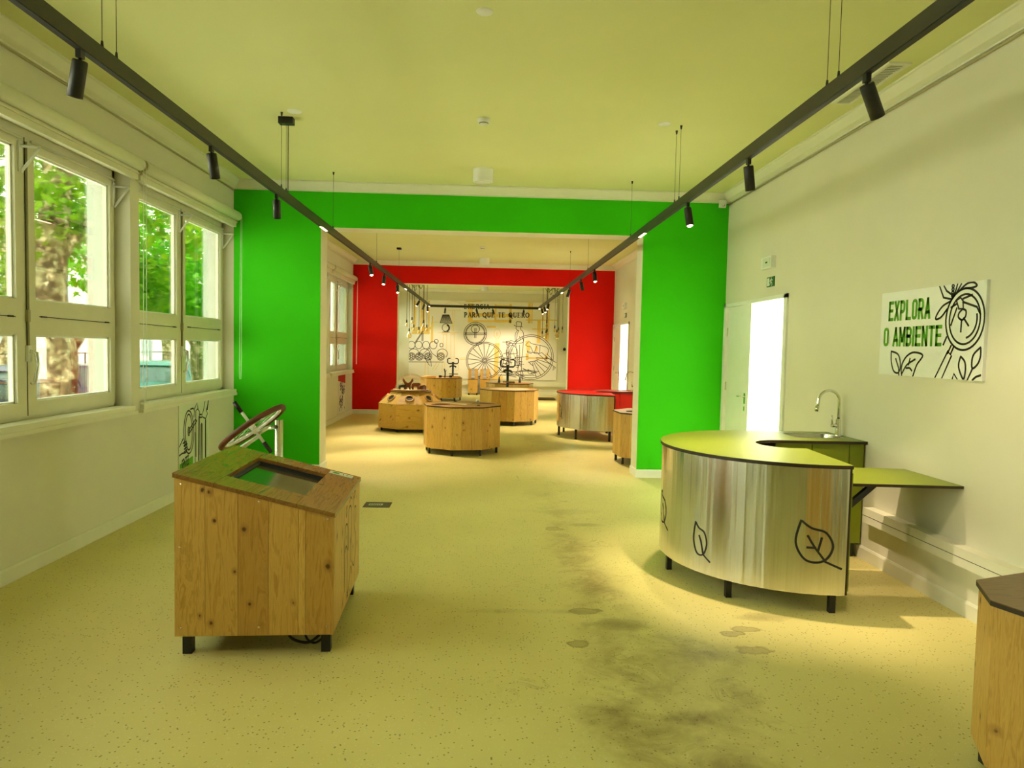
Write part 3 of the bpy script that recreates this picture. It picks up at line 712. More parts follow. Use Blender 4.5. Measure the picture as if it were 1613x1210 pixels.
wb().tube([(0, 0, -.05), (0, 0, .05)], .022, 12).xf(WM).build('hub', WHITE, Wt)
wb().tube([(0, 0, -.15), (0, 0, -.045)], .011, 10).tube([(0, 0, .045), (0, 0, .15)], .011, 10).xf(WM).build('axle', WHITE, Wt)
for s_ in (-1, 1): wb().tube([(0, 0, s_*.14), (0, 0, s_*.235)], .0155, 12).xf(WM).build('grip', INK, Wt)
fk = wb().tube([(.0, -.02, .075), (-.16, -.06, .07)], .014, 8).tube([(0, .02, .08), (-.16, .05, .075)], .012, 8).xf(WM); fk.build('fork', WHITE, Wt)
MB().tube([(0, 0, 0), (0, 0, .955)], .032, 18).build('post', STEEL, Wt)
arm_end = WM @ Vector((0, 0, .06))
MB().tube([(0, 0, .90), (arm_end.x*.5, arm_end.y*.6, .905), tuple(arm_end)], .016, 10).build('arm', CHROME, Wt)
MB().lathe([(0, .012), (.12, .012), (.125, 0)], 24).build('foot_plate', BLACK, Wt)

# ------------------------------------------------------------------ floor lid
fl = thing('floor_socket_lid', 'small dark floor label plate with white lettering on the open floor', 'floor plate', (-1.02, 6.78, 0), .0)
MB().box(-.128, .128, -.11, .11, 0, .003).build('plate', plain('dark_plate', (.07, .065, .04), .5), fl)
MB().box(-.085, .05, -.03, .045, .003, .0036).build('white_strip', plain('strip', (.6, .6, .48), .5), fl)
mp = lambda u, v: (u, v, .0042)
ribbon([[(-.045+i*.018, -.018), (-.045+i*.018, .032)] for i in range(5)]+[[(-.045, -.018), (.03, -.018)], [(-.045, .008), (-.02, .008)]], .006, mp).build('lettering', INK, fl)
fills([circ(-.066, .008, .014, .025, n=12)[:-1]], mp).build('green_mark', GREENINK, fl)

# ------------------------------------------------------------------ curved counters
def counter(name_c, lab, cx, cy, zt, zb, mat, matname, dy_back, flap=True, sinkfaucet=True):
    """curved steel-fronted counter; circle centre (cx, cy), worktop up to the wall"""
    t = thing('curved_counter', lab, 'counter', (cx, cy, 0))
    R_ = .885; xe = B-.004-cx
    arc = lambda r, a0, a1, n, c=(0, 0): [(c[0]+r*math.cos(math.radians(a0+(a1-a0)*i/n)), c[1]+r*math.sin(math.radians(a0+(a1-a0)*i/n))) for i in range(n+1)]
    outer = [(xe, R_)]+arc(R_, 90, 271, 44)+[(.065, -.17)]+list(reversed(arc(.225, 95, 250, 14, (.03, .045))))+[(xe, .255)]
    sx, sy = .46, .58
    hole = [(sx+px, sy+py) for px, py in [(.17*c_ if abs(c_) < 2 else 0, 0) for c_ in ()]]
    hw, hd, rr = .19, .15, .06
    hole = []
    for (qx, qy, a0) in ((hw-rr, hd-rr, 0), (-hw+rr, hd-rr, 90), (-hw+rr, -hd+rr, 180), (hw-rr, -hd+rr, 270)):
        hole += [(sx+qx+rr*math.cos(math.radians(a0+j*22.5)), sy+qy+rr*math.sin(math.radians(a0+j*22.5))) for j in range(5)]
    wt = slab(outer, [hole], zt-.022, zt-.0012).build('worktop', CORE, t)
    slab(outer, [hole], zt-.0012, zt).build('laminate_surface', mat, wt)
    MB().lathe([(R_-.012, zb), (R_-.012, zt-.022)], 56, a0=math.radians(90), a1=math.radians(270)).lathe([(R_-.014, zt-.022), (R_-.014, zb)], 56, a0=math.radians(90), a1=math.radians(270)).build('steel_skirt', STEEL, t)
    MB().box(0, xe, R_-.03, R_-.012, zb, zt-.022).build('side_panel', mat, t)
    MB().box(.0, .018, -R_+.02, -.17, zb, zt-.022).build('end_panel', CORE, t)
    MB().box(.018, .03, -R_+.03, -.20, zb+.02, zt-.05).build('end_panel_face', mat, t)
    # cabinet under the sink
    cb = MB().box(.04, xe-.012, .30, R_-.035, zb, zt-.17).box(.04, .06, .30, R_-.035, zt-.17, zt-.022).box(xe-.03, xe-.012, .30, R_-.035, zt-.17, zt-.022).box(.04, xe-.012, R_-.05, R_-.035, zt-.17, zt-.022).build('cabinet', CORE, t)  # carcass coloured dark so the gaps between the doors look shaded
    for x0, x1 in ((.04, .317), (.323, .607), (.613, xe-.012)):
        d_ = MB().box(x0, x1, .282, .30, zb, zt-.024).build('cabinet_door', mat, cb)
    MB().lathe([(0, .004), (.008, .004), (.009, 0)], 10).xf(Matrix.Translation((.19, .282, zt-.10)) @ Matrix.Rotation(PI/2, 4, 'X')).build('lock', CHROME, cb)
    for a in (102, 146, 182, 224, 266):
        x, y = (R_-.05)*math.cos(math.radians(a)), (R_-.05)*math.sin(math.radians(a))
        MB().box(x-.018, x+.018, y-.018, y+.018, 0, zb+.03).build('leg', BLACK, t)
    for x, y in ((.10, .34), (xe-.06, .34), (xe-.06, R_-.08)): MB().box(x-.02, x+.02, y-.02, y+.02, 0, zb).build('leg', BLACK, t)
    # sink basin
    n = len(hole); bs = MB(); inner = [(sx+(px-sx)*.88, sy+(py-sy)*.86) for px, py in hole]
    vs = [(x, y, zt-.001) for x, y in hole]+[(x, y, zt-.14) for x, y in inner]
    bs.add(vs, [(i, n+i, n+(i+1) % n, (i+1) % n) for i in range(n)], True); bs.add([(x, y, zt-.14) for x, y in inner], [tuple(range(n))])
    sk = bs.build('sink_basin', plain('sink_steel', (.55, .53, .48), .22, 1), t)
    rim = slab([(sx+(px-sx)*1.03, sy+(py-sy)*1.04) for px, py in hole], [hole], zt, zt+.003).build('sink_rim', CHROME, sk)
    MB().lathe([(0, zt-.1385), (.03, zt-.1385), (.032, zt-.14)], 14, (sx, sy)).build('drain', INK, sk)
    # faucet
    f = thing('mixer_tap', 'tall chrome gooseneck tap beside the sink of the %s counter' % name_c, 'tap', (cx+xe-.055, cy+.60, zt))
    MB().lathe([(.026, 0), (.026, .012), (.02, .018), (.02, .13), (.014, .14)], 16).build('body', CHROME, f)
    pts = [(0, 0, .12), (0, 0, .28)]+[(-.085+.085*math.cos(a*PI/14), 0, .28+.085*math.sin(a*PI/14)) for a in range(1, 14)]+[(-.172, 0, .262), (-.178, 0, .235)]
    MB().tube(pts, .0115, 12).build('spout', CHROME, f)
    MB().tube([(-.178, 0, .24), (-.184, 0, .195)], .0145, 12).build('nozzle', CHROME, f)
    MB().tube([(0, 0, .085), (-.06, -.012, .085)], .015, 10).tube([(-.055, -.012, .09), (-.065, -.02, .17)], [.006, .004], 8).build('lever', CHROME, f)
    if flap:
        zf = zt-.125; x0 = .035
        fp = MB().prism([(x0, -.775), (xe, -.82), (xe, -.215), (x0+.02, -.16)], zf-.018, zf-.0012).build('flap', CORE, t)
        MB().prism([(x0, -.775), (xe, -.82), (xe, -.215), (x0+.02, -.16)], zf-.0012, zf).build('flap_surface', mat, fp)
        MB().hexa([(.03, -.76, zf-.20), (.03, -.73, zf-.20), (.03, -.73, zf-.155), (.03, -.76, zf-.155), (.235, -.76, zf-.018), (.235, -.73, zf-.018), (.185, -.73, zf-.018), (.185, -.76, zf-.018)]).build('flap_brace', BLACK, t)
    return t, R_-.0108
gc, gr_ = counter('green', 'curved brushed-steel counter with lime green top, sink and side flap', 2.17, 4.90, .90, .115, LIME, 'lime', 0)
def cyl_map(r, a_c, z_c):
    return lambda u, v: (r*math.cos(a_c+u/r), r*math.sin(a_c+u/r), z_c+v)
def leaf_strokes(s, vein2):
    o = [smooth([(-.10*s, .14*s), (-.13*s, -.02*s), (-.06*s, -.14*s), (.06*s, -.14*s), (.12*s, -.04*s), (.07*s, .06*s), (-.03*s, .09*s), (-.10*s, .14*s)])]
    o += [[(.06*s, -.14*s), (.18*s, -.19*s)]]
    if vein2: o += [smooth([(.07*s, -.14*s), (.0*s, -.05*s), (-.05*s, .03*s)]), smooth([(.0*s, -.05*s), (-.05*s, -.05*s)]), smooth([(.02*s, -.07*s), (.04*s, .02*s)])]
    else: o += [smooth([(.06*s, -.14*s), (.02*s, -.04*s), (-.02*s, .02*s)])]
    return o
ribbon(leaf_strokes(.85, True), .013, cyl_map(gr_+.0008, math.radians(258), .44)).build('leaf_drawing', INK, gc)
ribbon([[(x*.62, y) for x, y in p] for p in leaf_strokes(.72, False)], .010, cyl_map(gr_+.0008, math.radians(211), .34)).build('leaf_drawing', INK, gc)
ribbon([[(x*.9, y) for x, y in p] for p in leaf_strokes(.75, False)], .010, cyl_map(gr_+.0008, math.radians(178), .44)).build('leaf_drawing', INK, gc)
rc, rr_ = counter('red', 'curved brushed-steel counter with red top standing on black legs in the middle room', 2.19, 12.58, .79, .175, REDL, 'red', 0, flap=False)
ribbon([[(x*.6, y) for x, y in p] for p in leaf_strokes(.8, False)], .008, cyl_map(rr_+.0008, math.radians(196), .48)).build('drop_drawing', INK, rc)

# ------------------------------------------------------------------ octagonal pine tables
def octagon(R_, rot=0, n=8): return [(R_*math.cos(rot+(i+.5)*2*PI/n), R_*math.sin(rot+(i+.5)*2*PI/n)) for i in range(n)]
PLANKS = {}
def oct_table(lab, x, y, R_, rot, zt, zb=.09, per=3, top_mat=None, horizontal=False, group='octagonal pine tables'):
    t = thing('octagonal_table', lab, 'table', (x, y, 0), rot, group)
    P_ = octagon(R_); side = 2*R_*math.sin(PI/8); ap = R_*math.cos(PI/8)
    key = (round(side, 3), round(zt, 3), round(zb, 3), per)
    if key not in PLANKS:
        w = side/per
        PLANKS[key] = [MB().box(-.018, 0, -w/2+.0014, w/2-.0014, zb, zt-.02).mesh('plank', PINE)]
    for i in range(8):
        a = i*2*PI/8
        for j in range(per):
            off = -side/2+side/per*(j+.5)
            inst(PLANKS[key][0], 'plank', t, Matrix.Rotation(a, 4, 'Z') @ Matrix.Translation((ap, off, 0)))
    MB().prism(octagon(R_+.008), zt-.02, zt-.004).build('top_edge', CORE, t)
    MB().prism(octagon(R_+.006), zt-.004, zt).build('top_panel', top_mat or PINEH, t)
    MB().prism(octagon(R_-.06), zb+.0, zb+.02).build('bottom_board', INK, t)
    for i in range(8):
        px, py = octagon(R_-.05)[i]
        MB().box(px-.015, px+.015, py-.015, py+.015, 0, zb+.002).build('leg', BLACK, t)
    return t
TOPW = wood('table_top_boards', (.42, .19, .06), (.60, .33, .12), axis='X')
ta = oct_table('pine octagonal game table, nearest in the middle room', -.335, 10.42, .585, math.radians(10)+PI/8*0, .705, top_mat=TOPW)
def ell(cx, cy, a, b, rot=0, n=22):
    return [(cx+a*math.cos(i*2*PI/n)*math.cos(rot)-b*math.sin(i*2*PI/n)*math.sin(rot), cy+a*math.cos(i*2*PI/n)*math.sin(rot)+b*math.sin(i*2*PI/n)*math.cos(rot)) for i in range(n)]
mp = lambda u, v: (u, v, .7062)
fills([ell(-.33, -.12, .16, .09, .5), ell(.34, .10, .18, .08, -.35)], mp).build('game_slot', INK, ta)
fills([ell(-.02, .02, .17, .12), ell(.22, .0, .05, .05), ell(.02, -.22, .07, .04)], lambda u, v: (u, v, .7066)).build('printed_disc', plain('pale_print', (.62, .50, .36), .5), ta)
MB().tube(smooth([(-.40, .05, .712), (-.24, .04, .716), (-.10, -.18, .716), (.03, -.32, .712)]), .012, 8).build('ramp_rail', plain('pale_wood', (.72, .55, .30), .5), ta)
for px, py in ((-.05, .40), (.20, -.30)): MB().lathe([(0, .012), (.022, .012), (.026, 0)], 14, (px, py)).xf(Matrix.Translation((0, 0, .706))).build('green_button', plain('dark_green', (.01, .06, .02), .4), ta)
tag(MB().lathe([(.024*math.sin(i*PI/10), .024-.024*math.cos(i*PI/10)) for i in range(11)], 16).xf(Matrix.Translation((-.11, 10.72, .707))).build('white_ball', WHITE), 'small white ball lying on the nearest octagonal game table', 'ball')
tb = oct_table('pine octagonal table with a pale round inlay, in front of the handlebar stand', .51, 14.42, .612, math.radians(8)+PI/8, .712, top_mat=TOPW, per=3)
fills([ell(0, 0, .42, .42)], lambda u, v: (u, v, .7128)).build('round_inlay', plain('sand_inlay', (.78, .64, .42), .6), tb)
tc_ = oct_table('pine octagonal table with two small levers, behind the handlebar stand', .61, 17.2, .585, math.radians(6)+PI/8, .705, top_mat=TOPW)
for px in (-.33, .26): MB().tube([(px, -.05, .705), (px, -.05, .76), (px+.01, -.05, .86)], [.035, .03, .014], 10).build('lever', plain('grey_plastic', (.12, .12, .11), .4), tc_)
MB().box(-.2, -.06, -.35, -.2, .705, .73).build('switch_block', INK, tc_)
MB().box(.12, .40, -.5, -.47, .66, .68).build('white_label', WHITE, tc_)
td = oct_table('pine octagonal table with a barbell and trays, left of the drawing', -1.27, 20.45, .60, math.radians(4)+PI/8, .66, top_mat=TOPW)
MB().tube([(-.17, -.3, .70), (.17, -.3, .70)], .008, 8).tube([(-.2, -.3, .70), (-.13, -.3, .70)], .035, 12).tube([(.13, -.3, .70), (.2, -.3, .70)], .035, 12).build('barbell', INK, td)
MB().tube(smooth([(0, -.25, .66), (.01, -.25, .80), (-.02, -.25, .92)]), [.02]*12+[.006], 8).tube([(0, -.25, .80), (.05, -.25, .88)], .008, 6).build('black_claw', INK, td)
MB().box(-.55, -.25, -.2, .1, .66, .70).box(-.53, -.27, -.18, .08, .70, .705).build('wooden_tray', PINEH, td)
MB().box(.24, .50, -.25, .0, .66, .695).build('wooden_tray', PINEH, td)
oct_table('pine octagonal table half hidden behind the right green jamb', 2.345, 9.64, .545, math.radians(27.5-27.5)+math.radians(25.7-22.5), .71, top_mat=wood('grey_top', (.28, .2, .13), (.5, .40, .28), axis='X'), zb=.10)
te = bpy.data.objects['octagonal_table.004']
for px, py, a in ((-.30, -.05, .3), (-.12, .18, -.4), (-.05, -.18, .9)):
    MB().prism(ell(px, py, .10, .035, a, 10), .711, .722).build('dark_tile', INK, te)

# big chamfered box table at the right picture edge
def cham_table():
    a = math.radians(20.0); t = thing('octagonal_table', 'brown-topped pine table cut off by the right picture edge', 'table', (1.905, 2.565, 0), 0, 'octagonal pine tables')
    e1 = Vector((math.cos(a), math.sin(a))); e2 = Vector((math.sin(a), -math.cos(a))); dg = Vector((math.cos(math.radians(244.5)), math.sin(math.radians(244.5))))
    P0 = Vector((0, 0)); P1 = P0+dg*.235; P2 = P1+e2*.42; d2 = Vector((-dg.y, dg.x)); P3 = P2+d2*.235; P4 = P3+e1*.42; P5 = P4-dg*.235; P6 = P5-e2*.42; P7 = P6-d2*.235
    # keep the footprint clear of the wall
    pts = [P0, P1, P2, P3, P4, P5, P6, P7]
    zt, zb = .70, .10
    for i in range(8):
        p, q = pts[i], pts[(i+1) % 8]; L_ = (q-p).length; d = (q-p)/L_; nI = Vector((-d.y, d.x)); n = max(1, round(L_/.16))
        for j in range(n):
            b = MB().hexa([(*(p+d*(L_*j/n+.0008)), zb), (*(p+d*(L_*(j+1)/n-.0008)), zb), (*(p+d*(L_*(j+1)/n-.0008)+nI*.018), zb), (*(p+d*(L_*j/n+.0008)+nI*.018), zb),
                           (*(p+d*(L_*j/n+.0008)), zt-.02), (*(p+d*(L_*(j+1)/n-.0008)), zt-.02), (*(p+d*(L_*(j+1)/n-.0008)+nI*.018), zt-.02), (*(p+d*(L_*j/n+.0008)+nI*.018), zt-.02)])
            b.build('plank', PINE, t)
    c = sum(pts, Vector((0, 0)))/8
    big = [tuple(p+(p-c).normalized()*.010) for p in pts]
    MB().prism(big, zt-.02, zt-.003).build('top_edge', CORE, t); MB().prism(big, zt-.003, zt).build('top_panel', wood('brown_top', (.13, .055, .014), (.27, .13, .035), axis='X', rough=.35), t)
    for p in pts:
        q = p+(c-p).normalized()*.05; MB().box(q.x-.016, q.x+.016, q.y-.016, q.y+.016, 0, zb+.01).build('leg', BLACK, t)
cham_table()

# ------------------------------------------------------------------ domed octagonal exhibit
U = thing('domed_exhibit', 'octagonal pine exhibit with portholes and a clear dome over wooden animals', 'exhibit', (-1.37, 13.08, 0), math.radians(3))
ub, us, ut, uR, uR2 = .06, .505, .70, .62, .385
lo8 = octagon(uR, -PI/2); hi8 = octagon(uR2, -PI/2)
for i in range(8):
    p, q = Vector(lo8[i]), Vector(lo8[(i+1) % 8]); p2, q2 = Vector(hi8[i]), Vector(hi8[(i+1) % 8])
    c0 = lambda v: v*.96
    MB().hexa([(*p, ub), (*q, ub), (*c0(q), ub), (*c0(p), ub), (*p, us), (*q, us), (*c0(q), us), (*c0(p), us)]).build('side_panel', PINEH, U)
    MB().hexa([(*p, us), (*q, us), (*c0(q), us), (*c0(p), us), (*p2, ut), (*q2, ut), (*(q2*.95), ut), (*(p2*.95), ut)]).build('sloping_panel', PINEH, U)
    m0 = (p+q)/2; m1 = (p2+q2)/2; C_ = Vector((*(m0*.52+m1*.48), us*.52+ut*.48))
    out = Vector((*(m0.normalized()*(ut-us)), (m0-m1).length)).normalized(); tx = Vector((*(q-p).normalized(), 0)); ty = out.cross(tx)
    Mx = R3(tx, ty, out, C_)
    ring = MB().lathe([(.058, .0), (.058, .022), (.082, .022), (.082, 0)], 22).xf(Mx).build('porthole', plain('ring_wood', (.50, .27, .08), .5), U)
    MB().lathe([(0, .008), (.058, .008)], 20).xf(Mx).build('opening', INK, ring)
    MB().lathe([(0, .004), (.010, .004), (.012, 0)], 10).xf(R3(tx, ty, out, C_-ty*.0+Vector((m0.x-m1.x, m0.y-m1.y, us-ut)).normalized()*.12)).build('button', CHROME, U)
MB().prism(octagon(uR2+.02, -PI/2), ut, ut+.03).build('collar', WALNUT, U)
MB().prism(octagon(uR-.08), ub, ub+.02).build('bottom_board', INK, U)
for i in range(8):
    px, py = octagon(uR-.06, -PI/2)[i]; MB().box(px-.015, px+.015, py-.015, py+.015, 0, ub+.002).build('leg', BLACK, U)
MB().lathe([(0, ut+.03), (.30, ut+.03), (.33, ut+.04), (.33, ut+.048), (0, ut+.048)], 30).build('dome_base', plain('base_wood', (.62, .45, .22), .4), U)
MB().lathe([(.30*math.cos(a*PI/24), ut+.049+.29*math.sin(a*PI/24)) for a in range(13)], 32).build('dome', ACRYL, U)
def animal(x, y, sx, poly, mat, lab):
    b = MB(); n = len(poly)
    b.add([(u*sx, -.012, v) for u, v in poly]+[(u*sx, .012, v) for u, v in poly], [tuple(range(n)), tuple(reversed(range(n, 2*n)))]+[(i, n+i, n+(i+1) % n, (i+1) % n) for i in range(n)])
    o = b.xf(Matrix.Translation((-1.37+x, 13.08+y, ut+.0485))).build('toy_animal', mat); tag(o, lab, 'toy animal', 'animals under the dome')
quad = [(-.09, .0), (-.06, .0), (-.055, .05), (-.02, .055), (.025, .05), (.03, 0), (.06, 0), (.065, .07), (.10, .075), (.10, .11), (.06, .125), (-.06, .12), (-.10, .10), (-.11, .04)]
bull = [(-.05, 0), (-.025, 0), (-.02, .04), (.02, .04), (.025, 0), (.05, 0), (.05, .08), (.07, .12), (.10, .16), (.09, .21), (.065, .185), (.04, .14), (.0, .12), (-.04, .14), (-.065, .185), (-.09, .21), (-.10, .16), (-.07, .12), (-.05, .08)]
animal(-.05, -.10, 1, bull, ANIMALW, 'red-brown cut-out animal with big raised horns under the dome')
animal(.10, -.08, .8, quad, ANIMALW, 'red-brown stocky cut-out animal right of the horned one')
animal(.21, -.03, .7, [(-.10, 0), (.10, 0), (.10, .07), (.05, .085), (-.08, .06)], ANIMALW, 'low red-brown lying cut-out animal at the dome right side')
animal(-.14, -.12, .7, [(u, v*.7) for u, v in quad], plain('dark_wood', (.05, .02, .015), .5), 'small dark cut-out animal left of the horned one')
animal(-.22, -.03, .6, [(-.06, 0), (.05, 0), (.03, .08), (.0, .13), (-.04, .08)], plain('pale_wood2', (.7, .62, .5), .5), 'pale cut-out animal at the dome left edge')
animal(-.11, .06, .6, [(-.03, 0), (.04, 0), (.05, .12), (.0, .16), (-.05, .11)], plain('lime_wood', (.5, .6, .05), .5), 'lime green cut-out figure behind the horned animal')

# ------------------------------------------------------------------ handlebar stands and slat boxes
def bike(x, y, zs, lab):
    t = thing('handlebar_stand', lab, 'exercise stand', (x, y, 0), 0, 'black handlebar stands')
    MB().tube([(0, 0, .02), (0, 0, 1.16*zs)], .030, 12).build('post', BLACK, t)
    w, z0, z1 = .165, 1.12*zs, 1.29*zs
    P_ = [(-.075, 0, z1), (-w+.035, 0, z1), (-w, 0, z1-.035), (-w, 0, z0+.035), (-w+.035, 0, z0), (w-.035, 0, z0), (w, 0, z0+.035), (w, 0, z1-.035), (w-.035, 0, z1), (.075, 0, z1)]
    MB().tube(P_, .018, 10).build('handlebar', BLACK, t)
    MB().lathe([(0, z0+.05), (.035, z0+.05), (.04, z0+.03), (.03, z0-.03), (0, z0-.03)], 14).build('clamp', BLACK, t)
    MB().tube(smooth([(-.10, -.02, 1.00*zs), (-.05, -.02, 1.035*zs), (.05, -.02, 1.035*zs), (.10, -.02, 1.00*zs)]), .022, 8).build('saddle', BLACK, t)
    MB().box(-.11, .16, -.12, .06, .765*zs, .79*zs).build('wooden_seat', WALNUT, t)
    MB().box(-.20, .20, -.03, .03, 0, .03).box(-.03, .03, -.25, .25, 0, .03).build('foot', BLACK, t)
bike(.52, 16.05, 1.0, 'black handlebar stand with wooden seat between two octagonal tables')
bike(-.99, 21.55, .93, 'black handlebar stand at the back, behind the barbell table')
def slat_box(x, lab):
    t = thing('slatted_box', lab, 'display box', (x, 22.78, 0), 0, 'tall pine boxes under the drawing')
    for i in range(2):
        MB().box(-.155+i*.155, -.001+i*.155, 0, .018, .06, .50).build('plank', PINE, t)
    MB().box(-.155, -.137, .018, .30, .06, .50).box(.137, .155, .018, .30, .06, .50).box(-.137, .137, .282, .30, .06, .50).build('carcass', PINE, t)
    MB().box(-.16, .16, -.005, .305, .50, .515).build('lid', WALNUT, t)
    for x0, x1 in ((-.155, -.06), (.05, .155)): MB().box(x0, x1, .27, .29, .515, .85).build('back_board', PINE, t)
    MB().box(-.06, .05, .286, .292, .515, .85).build('slat_gap_shade', CORE, t)  # added dark sheet, stands for the shade in the gaps between the slats
    for i in range(7): MB().box(-.06, .05, .27, .285, .535+i*.045, .558+i*.045).build('white_slat', WHITE, t)
    for px in (-.13, .13): MB().box(px-.02, px+.02, .02, .06, 0, .06).box(px-.02, px+.02, .24, .28, 0, .06).build('leg', BLACK, t)
slat_box(-.388, 'tall pine box with white slats in its back, left of the pair')
slat_box(.0, 'tall pine box with white slats in its back, right of the pair')
tag(MB().box(1.60, 2.15, 21.0, 21.62, 0, .012).box(1.61, 2.14, 21.01, 21.61, .012, .05).build('low_platform', plain('dark_brown_mat', (.10, .05, .025), .7)), 'low dark platform on the floor below the drawing', 'platform')
s = thing('door_stop', 'small black knob on the pale wall right of the drawing', 'knob', (2.62, F, 1.55))
MB().lathe([(0, .05), (.045, .05), (.05, .02), (.03, 0)], 16).xf(Matrix.Rotation(PI/2, 4, 'X')).build('knob', INK, s)

# ------------------------------------------------------------------ wall panels and printed drawings
def on_right(x, y, z): return lambda u, v, k=.0: (x-k, y-u, z+v)     # looking +x: right is -y
# "EXPLORA O AMBIENTE" panel, right wall: 1.07 x 0.585 m, origin at its lower left
PW_, PH_ = 1.07, .588
ep = thing('wall_sign', 'white printed panel with green lettering and a magnifying glass on the right wall', 'sign', (B-.02, 5.027, 1.416))
MB().box(0, .02, -PW_, 0, 0, PH_).build('panel', PAPER, ep)
def crop2pan(u, v):
    """point of the photographed panel -> panel metres (left edge, right edge interpolated in depth)"""
    s = (u-243)/(1195-243)
    # perspective: depth from 5.027 to 3.957 -> non linear position
    d0, d1 = 5.027, 3.957
    uu = 1.0/(1/d0+(1/d1-1/d0)*s); X_ = (d0-uu)
    top = 253+(118-253)*((u-273)/(1245-273)); bot = 998+(1058-998)*((u-240)/(1192-240))
    return X_, PH_*(bot-v)/(bot-top)
def cp(l): return [crop2pan(u, v) for u, v in l]
emp = lambda u, v: (-.0012, -max(0, min(PW_, u)), max(0, min(PH_, v)))
st = []
c0 = crop2pan(1012, 488); rx = abs(crop2pan(1190, 488)[0]-crop2pan(836, 488)[0])/2; ry = abs(crop2pan(1012, 205)[1]-crop2pan(1012, 772)[1])/2
c0 = ((crop2pan(1190, 488)[0]+crop2pan(836, 488)[0])/2, c0[1])
rr0 = (rx+ry)/2
st.append(circ(*c0, rx, ry, n=48)); st.append({'p': circ(*c0, rx*.80, ry*.81, n=44), 'w': .013})
st.append(circ(c0[0], c0[1], rx*.64, ry*.62, -75, 12, 14))
st += [cp([(895, 735), (868, 800)]), cp([(920, 745), (895, 810)]), cp([(868, 785), (905, 825), (828, 1030)]), cp([(868, 785), (765, 1025)])]
st += [cp(smooth([(350, 785), (355, 880), (380, 965), (420, 985), (440, 940), (435, 870), (410, 810), (350, 785)])), cp([(395, 855), (425, 940), (430, 1005)]),
       cp(smooth([(560, 1012), (590, 910), (640, 822), (560, 795), (500, 825), (460, 890), (450, 950), (455, 1005)])), cp(smooth([(460, 985), (500, 910), (570, 860)])), cp([(525, 855), (515, 905)]), cp(smooth([(495, 940), (525, 940), (545, 962)]))]
st += [cp(smooth([(990, 830), (975, 900), (985, 960), (1025, 1040), (1040, 960), (1030, 880), (990, 830)])), cp(smooth([(1170, 745), (1110, 810), (1095, 880), (1105, 940), (1150, 900), (1172, 830), (1170, 745)])),
       cp([(1105, 940), (1065, 1045)]), cp(smooth([(1110, 1048), (1140, 1020), (1180, 1005)])), cp([(925, 1035), (935, 990), (965, 1040)]), cp([(850, 655), (825, 720)])]
# insect
st += [cp([(765, 190), (805, 292), (880, 305)]), cp([(805, 185), (830, 230), (895, 275)]), cp(smooth([(870, 325), (800, 370), (750, 450), (745, 490), (790, 470), (840, 400)])),
       cp(smooth([(950, 225), (1010, 165), (1070, 150), (1105, 180), (1060, 200), (1000, 205)])), cp([(925, 170), (905, 260)]), cp([(960, 165), (925, 240)])]
for q in (185, 215, 245, 275): st.append({'p': [crop2pan(887+10*math.cos(i*PI/4), q+13*math.sin(i*PI/4)) for i in range(9)], 'w': .012})
st += [cp([(925, 320), (950, 395), (990, 390), (985, 320), (960, 290), (925, 320)]), cp(smooth([(985, 395), (955, 430), (950, 470), (985, 495), (1015, 460), (1015, 410), (985, 395)])),
       cp([(980, 495), (978, 600)]), cp([(1000, 480), (1045, 545)]), cp([(985, 330), (1115, 375), (1150, 440)]), cp([(985, 300), (1065, 265)]), cp([(925, 350), (880, 380)]), cp([(930, 390), (885, 540)])]
ribbon(st, .0135, emp).build('line_drawing', INK, ep)
def sans(ch):
    """condensed bold capitals as strokes in a unit cell"""
    V = lambda x: [(x, 0), (x, 1)]
    bowl = lambda y0, y1: [(0, y1), (.6, y1), (.85, y1-.05), (1, y1-.14), (1, y0+.14), (.85, y0+.05), (.6, y0), (0, y0)]
    D = {'E': [V(0), [(0, 1), (1, 1)], [(0, .52), (.85, .52)], [(0, 0), (1, 0)]], 'X': [[(0, 0), (1, 1)], [(0, 1), (1, 0)]],
         'P': [V(0), bowl(.42, 1)], 'L': [V(0), [(0, 0), (1, 0)]], 'R': [V(0), bowl(.48, 1), [(.5, .48), (1, 0)]],
         'O': [[(.5, 1), (.85, .97), (1, .86), (1, .14), (.85, .03), (.5, 0), (.15, .03), (0, .14), (0, .86), (.15, .97), (.5, 1)]],
         'A': [[(0, 0), (.5, 1)], [(.5, 1), (1, 0)], [(.2, .28), (.8, .28)]], 'M': [V(0), V(1), [(0, 1), (.5, .25)], [(.5, .25), (1, 1)]],
         'B': [V(0), bowl(.52, 1), bowl(0, .52)], 'I': [V(0)], 'N': [V(0), V(1), [(0, 1), (1, 0)]], 'T': [V(.5), [(0, 1), (1, 1)]]}
    return D.get(ch, []), {'I': 0.0, 'M': 1.25, ' ': .30, 'A': 1.1}.get(ch, 1.0)
def sign_text(body, u0, u1, vt, vb):
    um = (u0+u1)/2; x0 = crop2pan(u0, vb)[0]; x1 = crop2pan(u1, vb)[0]; y0 = crop2pan(um, vb)[1]; hh = crop2pan(um, vt)[1]-y0
    sw = .023; cells = [sans(c) for c in body]; gap = .030
    cw = (x1-x0-sw-gap*(len(body)-1))/sum(w for _, w in cells); x = x0+sw/2; out = []
    for st_, w in cells:
        for p in st_: out.append([(x+px*w*cw, y0+sw/2+py*(hh-sw)) for px, py in p])
        x += w*cw+gap
    ribbon(out, sw, lambda u, v: (-.0012, -u, v)).build('lettering', GREENINK, ep)
sign_text('EXPLORA', 310, 692, 308, 498); sign_text('O AMBIENTE', 275, 806, 555, 740)

